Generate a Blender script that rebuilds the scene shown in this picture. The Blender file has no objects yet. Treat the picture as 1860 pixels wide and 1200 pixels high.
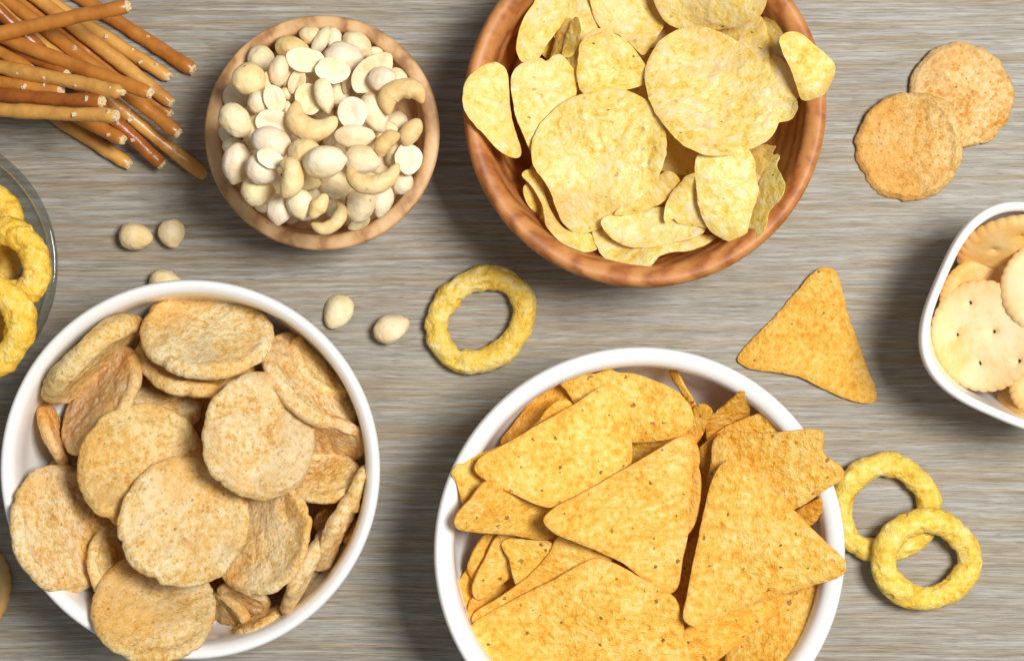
import bpy, math, random
import numpy as np
from mathutils import Vector, Matrix
from mathutils.geometry import delaunay_2d_cdt

# ------------------------------------------------------------------ camera, world, lights, exposure
scene = bpy.context.scene
C = scene.collection
D = 0.75                 # camera height above the table (m)
WID = 0.41               # width of table seen (m)
S0 = 1860.0 / WID        # photo pixels per metre on the table

cd = bpy.data.cameras.new("camera")
cam = bpy.data.objects.new("camera", cd)
C.objects.link(cam)
cam.location = (0, 0, D)
cd.sensor_width = 36.0
cd.lens = 36.0 * D / WID
cd.clip_start = 0.02
cd.clip_end = 20
cd.dof.use_dof = True
cd.dof.focus_distance = D - 0.045
cd.dof.aperture_fstop = 22.0
scene.camera = cam

world = bpy.data.worlds.new("World")
scene.world = world
world.use_nodes = True
world.node_tree.nodes["Background"].inputs[0].default_value = (0.93, 0.96, 1.0, 1)
world.node_tree.nodes["Background"].inputs[1].default_value = 0.22

def area_light(name, loc, size, power, color):
    ld = bpy.data.lights.new(name, 'AREA')
    ld.shape = 'SQUARE'
    ld.size = size
    ld.energy = power
    ld.color = color
    o = bpy.data.objects.new(name, ld)
    C.objects.link(o)
    o.location = loc
    o.rotation_euler = (Vector((0.05, 0, 0)) - Vector(loc)).to_track_quat('-Z', 'Y').to_euler()
    return o
area_light("key_light", (0.42, 0.14, 1.10), 0.32, 16.9, (1.0, 0.982, 0.955))

vs = scene.view_settings
vs.view_transform = 'Standard'
vs.look = 'None'
vs.exposure = 0.0
vs.gamma = 1.0
vs.use_curve_mapping = False
scene.render.engine = 'CYCLES'
scene.cycles.use_denoising = True
scene.cycles.use_adaptive_sampling = True
scene.cycles.adaptive_threshold = 0.015
scene.cycles.max_bounces = 8
scene.cycles.diffuse_bounces = 5
scene.cycles.transparent_max_bounces = 16

# ------------------------------------------------------------------ geometry helpers
rng = np.random.default_rng(11)
random.seed(5)

def XY(px, py, z=0.0):
    k = (D - z) / D
    return np.array([(px - 930.0) / S0 * k, (600.0 - py) / S0 * k])

def SZ(z):               # photo pixels per metre at height z
    return S0 * D / (D - z)

def _hash(i, j, k):
    n = (i * 374761393 + j * 668265263 + k * 2147483647 + 1274126177) & 0xFFFFFFFF
    n = ((n ^ (n >> 13)) * 1274126177) & 0xFFFFFFFF
    n = n ^ (n >> 16)
    return (n & 0xFFFF) / 32767.5 - 1.0

def vnoise(p):
    """smooth value noise in -1..1 for an (n,3) array"""
    p = np.asarray(p, float)
    i = np.floor(p).astype(np.int64)
    f = p - i
    f = f * f * f * (f * (f * 6 - 15) + 10)
    r = 0
    for a in (0, 1):
        for b in (0, 1):
            for c in (0, 1):
                w = (f[:, 0] if a else 1 - f[:, 0]) * (f[:, 1] if b else 1 - f[:, 1]) * (f[:, 2] if c else 1 - f[:, 2])
                r = r + w * _hash(i[:, 0] + a, i[:, 1] + b, i[:, 2] + c)
    return r

def fbm(p, octv=3):
    r = 0; amp = 1.0; t = 0
    p = np.asarray(p, float)
    for o in range(octv):
        r = r + amp * vnoise(p + o * 17.3)
        t += amp; amp *= 0.5; p = p * 2.03
    return r / t

def catmull(pts, n, closed=True):
    pts = np.asarray(pts, float)
    m = len(pts)
    if not closed:
        pts = np.vstack([2 * pts[0] - pts[1], pts, 2 * pts[-1] - pts[-2]])
    out = []
    segs = m if closed else m - 1
    for i in range(segs):
        if closed:
            p0, p1, p2, p3 = pts[(i - 1) % m], pts[i], pts[(i + 1) % m], pts[(i + 2) % m]
        else:
            p0, p1, p2, p3 = pts[i], pts[i + 1], pts[i + 2], pts[i + 3]
        a, b, c = [max(1e-9, np.linalg.norm(q - p)) ** 0.5 for p, q in ((p0, p1), (p1, p2), (p2, p3))]
        m1 = (p2 - p1) + b * ((p1 - p0) / a - (p2 - p0) / (a + b))
        m2 = (p2 - p1) + b * ((p3 - p2) / c - (p3 - p1) / (b + c))
        for t in np.linspace(0, 1, n, endpoint=False):
            out.append((2 * t**3 - 3 * t**2 + 1) * p1 + (t**3 - 2 * t**2 + t) * m1 + (-2 * t**3 + 3 * t**2) * p2 + (t**3 - t**2) * m2)
    if not closed:
        out.append(pts[-2])
    return np.array(out)

def resample(poly, step, closed=True):
    poly = np.asarray(poly, float)
    q = np.vstack([poly, poly[:1]]) if closed else poly
    seg = np.linalg.norm(np.diff(q, axis=0), axis=1)
    s = np.concatenate([[0], np.cumsum(seg)])
    n = max(8, int(round(s[-1] / step)))
    t = np.linspace(0, s[-1], n, endpoint=not closed)
    return np.stack([np.interp(t, s, q[:, k]) for k in range(q.shape[1])], 1)

def link_mesh(name, V, F, mat, origin=None, parent=None, smooth=True):
    V = np.asarray(V, float)
    if origin is None:
        origin = (V[:, :3].min(0) + V[:, :3].max(0)) / 2
        origin[2] = V[:, 2].min()
    origin = np.asarray(origin, float)
    me = bpy.data.meshes.new(name)
    me.from_pydata((V - origin).tolist(), [], [tuple(int(i) for i in f) for f in F])
    me.materials.append(mat)
    if smooth:
        me.polygons.foreach_set("use_smooth", [True] * len(me.polygons))
    me.update()
    o = bpy.data.objects.new(name, me)
    C.objects.link(o)
    o.location = origin.tolist()
    if parent is not None:
        o.parent = parent
        o.location = (origin - np.array(parent.location)).tolist()
    return o

def tag(o, label=None, cat=None, group=None, kind=None, color=None):
    if label: o["label"] = label
    if cat: o["category"] = cat
    if group: o["group"] = group
    if kind: o["kind"] = kind
    if color is not None: o.color = (*color, 1.0)
    return o

# height maps used to lay things on one another: 1 mm cells
CELL = 0.001
GX0, GY0, GNX, GNY = -0.30, -0.22, 600, 440
HB = np.zeros((GNX, GNY))       # table and bowls
HI = np.full((GNX, GNY), -1.0)  # things already laid down

def cells(x, y):
    i = np.clip(((x - GX0) / CELL).astype(int), 0, GNX - 1)
    j = np.clip(((y - GY0) / CELL).astype(int), 0, GNY - 1)
    return i, j

def stamp(V, F, H):
    V = np.asarray(V)
    if len(F) and len(F[0]) == 4 and all(len(f) == 4 for f in F):
        F = np.array(F)
        T = np.vstack([F[:, [0, 1, 2]], F[:, [0, 2, 3]]])
    else:
        T = np.array([t for f in F for t in ([f] if len(f) == 3 else [(f[0], f[k], f[k + 1]) for k in range(1, len(f) - 1)])])
    A, B, E = V[T[:, 0]], V[T[:, 1]], V[T[:, 2]]
    ext = max(np.linalg.norm(A - B, axis=1).max(), np.linalg.norm(A - E, axis=1).max())
    n = int(min(12, max(1, math.ceil(ext / 0.0009))))
    for a in range(n + 1):
        for b in range(n + 1 - a):
            u, v = a / n, b / n
            P = A * (1 - u - v) + B * u + E * v
            i, j = cells(P[:, 0], P[:, 1])
            np.maximum.at(H, (i, j), P[:, 2])

def lift(V, pb=92, pi=98.5):
    """how far V must rise so that it clears what lies below"""
    i, j = cells(V[:, 0], V[:, 1])
    a = np.percentile(HB[i, j] - V[:, 2], pb)
    b = np.percentile(HI[i, j] - V[:, 2], pi)
    return max(a, b)

# ------------------------------------------------------------------ materials
def nodes_of(name):
    m = bpy.data.materials.new(name)
    m.use_nodes = True
    nt = m.node_tree
    return m, nt, nt.nodes["Principled BSDF"]

def nd(nt, typ, ins=None, **attrs):
    n = nt.nodes.new(typ)
    for k, v in attrs.items():
        setattr(n, k, v)
    for k, v in (ins or {}).items():
        s = n.inputs[k]
        if isinstance(v, bpy.types.NodeSocket):
            nt.links.new(v, s)
        else:
            s.default_value = v
    return n

def obj_coords(nt, jitter=True):
    tc = nd(nt, 'ShaderNodeTexCoord')
    if not jitter:
        return tc.outputs['Object'], None
    oi = nd(nt, 'ShaderNodeObjectInfo')
    mul = nd(nt, 'ShaderNodeMath', {0: oi.outputs['Random'], 1: 3.0}, operation='MULTIPLY')
    add = nd(nt, 'ShaderNodeVectorMath', {0: tc.outputs['Object'], 1: mul.outputs[0]}, operation='ADD')
    return add.outputs[0], oi

def noise(nt, vec, scale, detail=3, rough=0.55, dist=0.0):
    return nd(nt, 'ShaderNodeTexNoise', {'Vector': vec, 'Scale': scale, 'Detail': detail, 'Roughness': rough, 'Distortion': dist}).outputs['Fac']

def ramp(nt, fac, stops, interp='LINEAR'):
    n = nd(nt, 'ShaderNodeValToRGB', {'Fac': fac})
    cr = n.color_ramp
    cr.interpolation = interp
    while len(cr.elements) < len(stops):
        cr.elements.new(0.5)
    for e, (p, c) in zip(cr.elements, stops):
        e.position = p
        e.color = (*c, 1) if len(c) == 3 else c
    return n.outputs['Color']

def mix(nt, fac, a, b, mode='MIX'):
    n = nd(nt, 'ShaderNodeMix', data_type='RGBA', blend_type=mode)
    for s, v in ((n.inputs[0], fac), (n.inputs[6], a), (n.inputs[7], b)):
        if isinstance(v, bpy.types.NodeSocket):
            nt.links.new(v, s)
        elif isinstance(v, (int, float)):
            s.default_value = v
        else:
            s.default_value = (*v, 1) if len(v) == 3 else v
    return n.outputs[2]

def scl(nt, vec, s):
    return nd(nt, 'ShaderNodeVectorMath', {0: vec, 1: s}, operation='MULTIPLY').outputs[0]

def step(nt, fac, lo, hi):
    return nd(nt, 'ShaderNodeMapRange', {'Value': fac, 'From Min': lo, 'From Max': hi}, clamp=True).outputs[0]

def math2(nt, op, a, b):
    return nd(nt, 'ShaderNodeMath', {0: a, 1: b}, operation=op).outputs[0]

def bump(nt, bsdf, height, dist, strength=1.0):
    b = nd(nt, 'ShaderNodeBump', {'Height': height, 'Distance': dist, 'Strength': strength})
    nt.links.new(b.outputs[0], bsdf.inputs['Normal'])

def specks(nt, vec, scale, size, keep, stretch=(1, 1, 1)):
    """irregular small specks: 1 on a speck, 0 elsewhere"""
    v = scl(nt, vec, stretch)
    wob = nd(nt, 'ShaderNodeTexNoise', {'Vector': v, 'Scale': scale * 2.2, 'Detail': 1})
    wv = nd(nt, 'ShaderNodeVectorMath', {0: wob.outputs['Color'], 1: (0.7 / scale,) * 3}, operation='MULTIPLY')
    vv = nd(nt, 'ShaderNodeVectorMath', {0: v, 1: wv.outputs[0]}, operation='ADD')
    vo = nd(nt, 'ShaderNodeTexVoronoi', {'Vector': vv.outputs[0], 'Scale': scale})
    sep = nd(nt, 'ShaderNodeSeparateColor', {0: vo.outputs['Color']})
    thr = math2(nt, 'MULTIPLY', sep.outputs[0], size)
    d = math2(nt, 'SUBTRACT', thr, vo.outputs['Distance'])
    m = step(nt, d, 0.0, 0.05)
    k = math2(nt, 'GREATER_THAN', sep.outputs[1], 1 - keep)
    return math2(nt, 'MULTIPLY', m, k)

def tint(nt, oi, col):
    return mix(nt, 1.0, col, oi.outputs['Color'], 'MULTIPLY')

def mat_tortilla():
    m, nt, b = nodes_of("corn_tortilla")
    v, oi = obj_coords(nt)
    n1 = noise(nt, v, 430, 5, 0.62)
    n2 = noise(nt, v, 110, 3, 0.55)
    n3 = noise(nt, v, 38, 2, 0.5)
    f = math2(nt, 'ADD', math2(nt, 'MULTIPLY', n1, 0.62), math2(nt, 'ADD', math2(nt, 'MULTIPLY', n2, 0.28), math2(nt, 'MULTIPLY', n3, 0.14)))
    col = ramp(nt, f, [(0.40, (0.72, 0.31, 0.022)), (0.47, (0.82, 0.435, 0.050)), (0.53, (0.86, 0.515, 0.085)), (0.64, (0.92, 0.65, 0.21))])
    s0 = specks(nt, v, 520, 0.5, 0.25)
    col = mix(nt, math2(nt, 'MULTIPLY', s0, 0.35), col, (0.62, 0.23, 0.02))
    s1 = specks(nt, v, 480, 0.42, 0.07)
    col = mix(nt, math2(nt, 'MULTIPLY', s1, 0.85), col, (0.16, 0.06, 0.018))
    s2 = specks(nt, v, 300, 0.34, 0.06)
    col = mix(nt, math2(nt, 'MULTIPLY', s2, 0.75), col, (0.24, 0.08, 0.018))
    rim = nd(nt, 'ShaderNodeAttribute', attribute_name='rim')
    col = mix(nt, math2(nt, 'MULTIPLY', rim.outputs['Fac'], 0.35), col, (0.66, 0.27, 0.03))
    nt.links.new(tint(nt, oi, col), b.inputs['Base Color'])
    b.inputs['Roughness'].default_value = 0.55
    b.inputs['Specular IOR Level'].default_value = 0.35
    h = math2(nt, 'ADD', noise(nt, v, 620, 3, 0.6), math2(nt, 'MULTIPLY', n1, 1.3))
    bump(nt, b, h, 0.0008, 0.9)
    return m

def mat_round():
    m, nt, b = nodes_of("puffed_wheat_crisp")
    v, oi = obj_coords(nt)
    n1 = noise(nt, v, 480, 5, 0.72)
    n2 = noise(nt, v, 60, 4, 0.62, 0.8)
    f = math2(nt, 'ADD', math2(nt, 'MULTIPLY', n1, 0.66), math2(nt, 'MULTIPLY', n2, 0.40))
    col = ramp(nt, f, [(0.405, (0.60, 0.295, 0.062)), (0.475, (0.73, 0.45, 0.145)), (0.53, (0.79, 0.55, 0.24)), (0.615, (0.89, 0.71, 0.43))])
    gr = noise(nt, v, 33, 3, 0.6)
    col = mix(nt, math2(nt, 'MULTIPLY', step(nt, gr, 0.50, 0.62), 0.40), col, (0.60, 0.46, 0.28))
    big = noise(nt, v, 24, 2, 0.5)
    col = mix(nt, math2(nt, 'MULTIPLY', step(nt, big, 0.50, 0.64), 0.55), col, (0.84, 0.44, 0.10))
    cr = nd(nt, 'ShaderNodeAttribute', attribute_name='crease')
    col = mix(nt, math2(nt, 'MULTIPLY', cr.outputs['Fac'], 0.6), col, (0.62, 0.29, 0.055))
    s0 = specks(nt, v, 760, 0.5, 0.40)
    col = mix(nt, math2(nt, 'MULTIPLY', s0, 0.45), col, (0.38, 0.16, 0.035))
    s1 = specks(nt, v, 520, 0.34, 0.06)
    col = mix(nt, math2(nt, 'MULTIPLY', s1, 0.7), col, (0.20, 0.09, 0.03))
    nt.links.new(tint(nt, oi, col), b.inputs['Base Color'])
    b.inputs['Roughness'].default_value = 0.6
    b.inputs['Specular IOR Level'].default_value = 0.3
    h = math2(nt, 'ADD', noise(nt, v, 900, 3, 0.65), math2(nt, 'MULTIPLY', n1, 1.2))
    bump(nt, b, h, 0.0007, 0.85)
    return m

def mat_potato():
    m, nt, b = nodes_of("fried_potato")
    v, oi = obj_coords(nt)
    n1 = noise(nt, v, 300, 5, 0.68, 0.6)
    n2 = noise(nt, v, 60, 3, 0.55)
    wobv = nd(nt, 'ShaderNodeTexNoise', {'Vector': v, 'Scale': 160.0, 'Detail': 2})
    wv = nd(nt, 'ShaderNodeVectorMath', {0: v, 1: scl(nt, wobv.outputs['Color'], (0.004, 0.004, 0.004))}, operation='ADD').outputs[0]
    vo = nd(nt, 'ShaderNodeTexVoronoi', {'Vector': wv, 'Scale': 210.0, 'Randomness': 1.0}, feature='F1')
    blis = math2(nt, 'MULTIPLY', step(nt, math2(nt, 'SUBTRACT', 0.55, vo.outputs['Distance']), 0.0, 0.4), step(nt, noise(nt, v, 70, 2), 0.45, 0.6))
    f = math2(nt, 'ADD', math2(nt, 'ADD', math2(nt, 'MULTIPLY', n1, 0.70), math2(nt, 'MULTIPLY', n2, 0.30)), math2(nt, 'MULTIPLY', blis, 0.07))
    col = ramp(nt, f, [(0.36, (0.82, 0.54, 0.05)), (0.44, (0.91, 0.745, 0.16)), (0.52, (0.95, 0.85, 0.30)), (0.65, (0.98, 0.93, 0.58))])
    brown = noise(nt, v, 30, 3, 0.55)
    col = mix(nt, math2(nt, 'MULTIPLY', step(nt, brown, 0.58, 0.74), 0.5), col, (0.72, 0.39, 0.05))
    rim = nd(nt, 'ShaderNodeAttribute', attribute_name='rim')
    col = mix(nt, math2(nt, 'MULTIPLY', rim.outputs['Fac'], math2(nt, 'MULTIPLY', step(nt, n2, 0.42, 0.64), 0.5)), col, (0.74, 0.44, 0.05))
    s1 = specks(nt, v, 260, 0.24, 0.13, (1, 1.8, 1))
    col = mix(nt, math2(nt, 'MULTIPLY', s1, 0.85), col, (0.085, 0.08, 0.02))
    s2 = specks(nt, v, 420, 0.4, 0.14)
    col = mix(nt, math2(nt, 'MULTIPLY', s2, 0.55), col, (0.58, 0.32, 0.05))
    col = mix(nt, 1.0, tint(nt, oi, col), (1.03, 0.965, 1.0), 'MULTIPLY')
    nt.links.new(col, b.inputs['Base Color'])
    b.inputs['Roughness'].default_value = 0.32
    b.inputs['Specular IOR Level'].default_value = 0.5
    h = math2(nt, 'ADD', math2(nt, 'ADD', noise(nt, v, 420, 3, 0.6), math2(nt, 'MULTIPLY', n1, 1.2)), math2(nt, 'MULTIPLY', blis, 0.9))
    bump(nt, b, h, 0.0006, 0.85)
    tr = nd(nt, 'ShaderNodeBsdfTranslucent', {'Color': mix(nt, 1.0, col, (1.0, 0.92, 0.6), 'MULTIPLY')})
    ms = nd(nt, 'ShaderNodeMixShader', {0: 0.27, 1: b.outputs[0], 2: tr.outputs[0]})
    nt.links.new(ms.outputs[0], nt.nodes['Material Output'].inputs['Surface'])
    return m

def mat_onion():
    m, nt, b = nodes_of("corn_puff")
    v, oi = obj_coords(nt)
    n1 = noise(nt, v, 420, 5, 0.7)
    n2 = noise(nt, v, 95, 3, 0.6)
    f = math2(nt, 'ADD', math2(nt, 'MULTIPLY', n1, 0.6), math2(nt, 'MULTIPLY', n2, 0.45))
    col = ramp(nt, f, [(0.39, (0.70, 0.42, 0.025)), (0.47, (0.83, 0.57, 0.058)), (0.54, (0.88, 0.67, 0.115)), (0.65, (0.95, 0.82, 0.33))])
    s1 = specks(nt, v, 260, 0.35, 0.18)
    col = mix(nt, math2(nt, 'MULTIPLY', s1, 0.5), col, (0.62, 0.38, 0.04))
    nt.links.new(mix(nt, 1.0, tint(nt, oi, col), (1.04, 0.955, 0.95), 'MULTIPLY'), b.inputs['Base Color'])
    b.inputs['Roughness'].default_value = 0.5
    h = math2(nt, 'ADD', noise(nt, v, 800, 3, 0.7), math2(nt, 'MULTIPLY', n1, 1.2))
    bump(nt, b, h, 0.0008, 0.85)
    return m

def mat_nut(name, stops, speck=(0.30, 0.14, 0.05)):
    m, nt, b = nodes_of(name)
    v, oi = obj_coords(nt)
    n1 = noise(nt, v, 210, 3, 0.6)
    n2 = noise(nt, v, 75, 3, 0.6)
    f = math2(nt, 'ADD', math2(nt, 'MULTIPLY', n1, 0.45), math2(nt, 'MULTIPLY', n2, 0.6))
    col = ramp(nt, f, stops)
    s1 = specks(nt, v, 420, 0.3, 0.06)
    col = mix(nt, math2(nt, 'MULTIPLY', s1, 0.7), col, speck)
    nt.links.new(tint(nt, oi, col), b.inputs['Base Color'])
    b.inputs['Roughness'].default_value = 0.5
    b.inputs['Specular IOR Level'].default_value = 0.3
    bump(nt, b, math2(nt, 'ADD', noise(nt, v, 520, 3, 0.6), math2(nt, 'MULTIPLY', n1, 1.6)), 0.0005, 0.6)
    return m

def mat_pretzel():
    m, nt, b = nodes_of("baked_pretzel_crust")
    v, oi = obj_coords(nt)
    n1 = noise(nt, v, 70, 3, 0.6)
    n2 = noise(nt, v, 420, 3, 0.6)
    f = math2(nt, 'ADD', math2(nt, 'MULTIPLY', n1, 0.8), math2(nt, 'MULTIPLY', n2, 0.22))
    col = ramp(nt, f, [(0.36, (0.80, 0.68, 0.60)), (0.5, (1.0, 1.0, 1.0)), (0.66, (1.16, 1.22, 1.35))])
    nt.links.new(tint(nt, oi, col), b.inputs['Base Color'])
    b.inputs['Roughness'].default_value = 0.32
    b.inputs['Specular IOR Level'].default_value = 0.55
    bump(nt, b, math2(nt, 'ADD', n2, noise(nt, v, 160, 2)), 0.0004, 0.45)
    return m

def mat_plain(name, col, rough=0.6, bumpd=0.0, bscale=500, var=0.12):
    m, nt, b = nodes_of(name)
    v, oi = obj_coords(nt)
    n1 = noise(nt, v, bscale, 3, 0.6)
    c = ramp(nt, n1, [(0.3, tuple(x * (1 - var) for x in col)), (0.7, tuple(min(1, x * (1 + var)) for x in col))])
    nt.links.new(c, b.inputs['Base Color'])
    b.inputs['Roughness'].default_value = rough
    if bumpd:
        bump(nt, b, n1, bumpd, 0.7)
    return m

def mat_cracker():
    m, nt, b = nodes_of("baked_cracker")
    v, oi = obj_coords(nt)
    n1 = noise(nt, v, 260, 3, 0.6)
    n2 = noise(nt, v, 52, 3, 0.6, 0.8)
    f = math2(nt, 'ADD', math2(nt, 'MULTIPLY', n1, 0.22), math2(nt, 'MULTIPLY', n2, 0.8))
    col = ramp(nt, f, [(0.38, (0.84, 0.72, 0.46)), (0.52, (0.83, 0.67, 0.37)), (0.62, (0.80, 0.54, 0.21)), (0.74, (0.72, 0.40, 0.10))])
    at = nd(nt, 'ShaderNodeAttribute', attribute_name='bake')
    col = mix(nt, math2(nt, 'MULTIPLY', at.outputs['Fac'], 0.55), col, (0.78, 0.40, 0.11))
    at2 = nd(nt, 'ShaderNodeAttribute', attribute_name='pit_shade')
    col = mix(nt, at2.outputs['Fac'], col, (0.10, 0.05, 0.02))  # shade of the deep pin holes painted into the colour
    nt.links.new(tint(nt, oi, col), b.inputs['Base Color'])
    b.inputs['Roughness'].default_value = 0.5
    b.inputs['Specular IOR Level'].default_value = 0.3
    bump(nt, b, n1, 0.0003, 0.4)
    return m

def mat_table():
    m, nt, b = nodes_of("grey_wood_grain")
    v, _ = obj_coords(nt, False)
    warp = noise(nt, scl(nt, v, (5, 14, 1)), 1.0, 2)
    off = nd(nt, 'ShaderNodeCombineXYZ', {'Y': math2(nt, 'MULTIPLY', warp, 0.006)})
    v2 = nd(nt, 'ShaderNodeVectorMath', {0: v, 1: off.outputs[0]}, operation='ADD').outputs[0]
    g1 = noise(nt, scl(nt, v2, (18, 620, 1)), 1.0, 4, 0.62)
    g2 = noise(nt, scl(nt, v2, (70, 1700, 1)), 1.0, 3, 0.6)
    g3 = noise(nt, scl(nt, v2, (15, 560, 1)), 1.0, 3, 0.55)
    f = math2(nt, 'ADD', math2(nt, 'MULTIPLY', g1, 0.50), math2(nt, 'MULTIPLY', g2, 0.56))
    grey = ramp(nt, f, [(0.36, (0.20, 0.178, 0.142)), (0.47, (0.275, 0.252, 0.208)), (0.54, (0.325, 0.304, 0.260)), (0.65, (0.44, 0.425, 0.385))])
    tan = ramp(nt, f, [(0.36, (0.19, 0.142, 0.088)), (0.47, (0.27, 0.215, 0.145)), (0.55, (0.32, 0.265, 0.188)), (0.66, (0.40, 0.35, 0.27))])
    h = noise(nt, scl(nt, v2, (8, 300, 3)), 1.0, 3, 0.6)
    col = mix(nt, step(nt, h, 0.45, 0.56), grey, tan)
    col = mix(nt, math2(nt, 'MULTIPLY', step(nt, g3, 0.56, 0.68), 0.38), col, (0.52, 0.52, 0.505))
    pore = noise(nt, scl(nt, v2, (120, 2200, 1)), 1.0, 2, 0.5)
    col = mix(nt, math2(nt, 'MULTIPLY', step(nt, pore, 0.58, 0.68), 0.5), col, (0.11, 0.085, 0.065))
    nt.links.new(col, b.inputs['Base Color'])
    b.inputs['Roughness'].default_value = 0.55
    b.inputs['Specular IOR Level'].default_value = 0.3
    bump(nt, b, math2(nt, 'ADD', g2, math2(nt, 'MULTIPLY', pore, -0.6)), 0.0003, 0.5)
    return m

def mat_bowlwood(name, dark, mid, light, scale, rough, rot):
    m, nt, b = nodes_of(name)
    v, _ = obj_coords(nt, False)
    mp = nd(nt, 'ShaderNodeMapping', {'Vector': v, 'Rotation': rot})
    w = nd(nt, 'ShaderNodeTexWave', {'Vector': mp.outputs[0], 'Scale': scale, 'Distortion': 5.0, 'Detail': 3.0, 'Detail Scale': 1.6, 'Detail Roughness': 0.6}, wave_type='BANDS', bands_direction='X')
    fine = noise(nt, scl(nt, mp.outputs[0], (420, 420, 34)), 1.0, 3, 0.6)
    big = noise(nt, mp.outputs[0], 24, 2)
    f = math2(nt, 'ADD', math2(nt, 'MULTIPLY', w.outputs['Fac'], 0.36), math2(nt, 'ADD', math2(nt, 'MULTIPLY', fine, 0.36), math2(nt, 'MULTIPLY', big, 0.36)))
    col = ramp(nt, f, [(0.26, dark), (0.5, mid), (0.76, light)])
    s = specks(nt, v, 130, 0.3, 0.06)
    col = mix(nt, math2(nt, 'MULTIPLY', s, 0.6), col, tuple(x * 0.45 for x in dark))
    nt.links.new(col, b.inputs['Base Color'])
    b.inputs['Roughness'].default_value = rough
    b.inputs['Specular IOR Level'].default_value = 0.4
    bump(nt, b, fine, 0.0002, 0.4)
    return m

def mat_ceramic():
    m, nt, b = nodes_of("white_glazed_ceramic")
    v, _ = obj_coords(nt, False)
    n = noise(nt, v, 60, 2)
    nt.links.new(ramp(nt, n, [(0.3, (0.86, 0.845, 0.82)), (0.7, (0.885, 0.875, 0.86))]), b.inputs['Base Color'])
    b.inputs['Roughness'].default_value = 0.16
    b.inputs['Specular IOR Level'].default_value = 0.5
    bump(nt, b, noise(nt, v, 140, 2), 0.0002, 0.15)
    return m

def mat_glass():
    m, nt, b = nodes_of("clear_glass")
    nt.nodes.remove(b)
    v, _ = obj_coords(nt, False)
    lw = nd(nt, 'ShaderNodeLayerWeight', {'Blend': 0.5})
    fr = nd(nt, 'ShaderNodeMapRange', {'Value': math2(nt, 'POWER', lw.outputs['Facing'], 4.0), 'To Min': 0.04, 'To Max': 0.9})
    t = nd(nt, 'ShaderNodeBsdfTransparent', {'Color': (0.86, 0.885, 0.88, 1)})
    g = nd(nt, 'ShaderNodeBsdfGlossy', {'Color': (0.95, 0.97, 1, 1), 'Roughness': 0.05})
    bp = nd(nt, 'ShaderNodeBump', {'Height': noise(nt, v, 40, 2), 'Distance': 0.0006, 'Strength': 0.3})
    nt.links.new(bp.outputs[0], g.inputs['Normal'])
    ms = nd(nt, 'ShaderNodeMixShader', {0: fr.outputs[0], 1: t.outputs[0], 2: g.outputs[0]})
    nt.links.new(ms.outputs[0], nt.nodes['Material Output'].inputs['Surface'])
    return m

M = dict(
    tortilla=mat_tortilla(), round=mat_round(), potato=mat_potato(), onion=mat_onion(),
    peanut=mat_nut("blanched_peanut", [(0.36, (0.77, 0.59, 0.31)), (0.5, (0.87, 0.74, 0.49)), (0.66, (0.91, 0.82, 0.62))]),
    cashew=mat_nut("roasted_cashew", [(0.36, (0.70, 0.48, 0.20)), (0.5, (0.79, 0.60, 0.31)), (0.66, (0.84, 0.70, 0.43))]),
    pretzel=mat_pretzel(), crumb=mat_plain("pretzel_crumb", (0.74, 0.55, 0.30), 0.8, 0.0006, 900, 0.2),
    salt=mat_plain("coarse_salt", (0.74, 0.58, 0.38), 0.3, 0.0002, 700, 0.05), cracker=mat_cracker(), table=mat_table(), ceramic=mat_ceramic(), glass=mat_glass(),
    bigwood=mat_bowlwood("reddish_brown_wood", (0.25, 0.072, 0.017), (0.45, 0.160, 0.040), (0.57, 0.25, 0.078), 42, 0.5, (0.5, 0.9, 0.5)),
    smallwood=mat_bowlwood("pale_olive_wood", (0.30, 0.135, 0.05), (0.60, 0.345, 0.15), (0.69, 0.45, 0.225), 40, 0.5, (1.1, 0.4, 0.9)),
)

# ------------------------------------------------------------------ table and bowls
def slab(name, x0, x1, y0, y1, z0, z1, mat):
    b = 0.004
    V, F = [], []
    for z, e in ((z0, b), (z0 + b, 0), (z1 - b, 0), (z1 - b * 0.3, b * 0.3), (z1, b)):
        V += [(x0 + e, y0 + e, z), (x1 - e, y0 + e, z), (x1 - e, y1 - e, z), (x0 + e, y1 - e, z)]
    for k in range(4):
        for i in range(4):
            j = (i + 1) % 4
            F.append((4 * k + i, 4 * k + j, 4 * k + 4 + j, 4 * k + 4 + i))
    F += [(3, 2, 1, 0), (16, 17, 18, 19)]
    return link_mesh(name, V, F, mat, origin=(0, 0, z0), smooth=False)
tag(slab("tabletop", -0.62, 0.62, -0.45, 0.45, -0.028, 0.0, M['table']), "grey brown wood grain tabletop under all the snack bowls", kind="structure")

def lathe(name, px, py, zr, profile, mat, shape=None, seg=128, wob=0.0):
    prof = catmull(profile, 6, closed=False)
    c = XY(px, py, zr)
    V, F = [], []
    for (r, z) in prof:
        for s in range(seg):
            a = 2 * math.pi * s / seg
            k = 1.0
            if shape:
                p, rot = shape
                t = a - rot
                k = (abs(math.cos(t)) ** p + abs(math.sin(t)) ** p) ** (-1 / p)
                k = 1 + (k - 1) * min(1, max(0, z / zr * 1.2))
            k *= 1 + wob * math.sin(2 * a + 0.7)
            V.append((c[0] + r * k * math.cos(a), c[1] + r * k * math.sin(a), z))
    n = len(prof)
    for i in range(n - 1):
        for s in range(seg):
            t = (s + 1) % seg
            F.append((i * seg + s, i * seg + t, (i + 1) * seg + t, (i + 1) * seg + s))
    V = np.array(V)
    o = link_mesh(name, V, F, mat, origin=(c[0], c[1], 0))
    stamp(V, F, HB)
    return o

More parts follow.
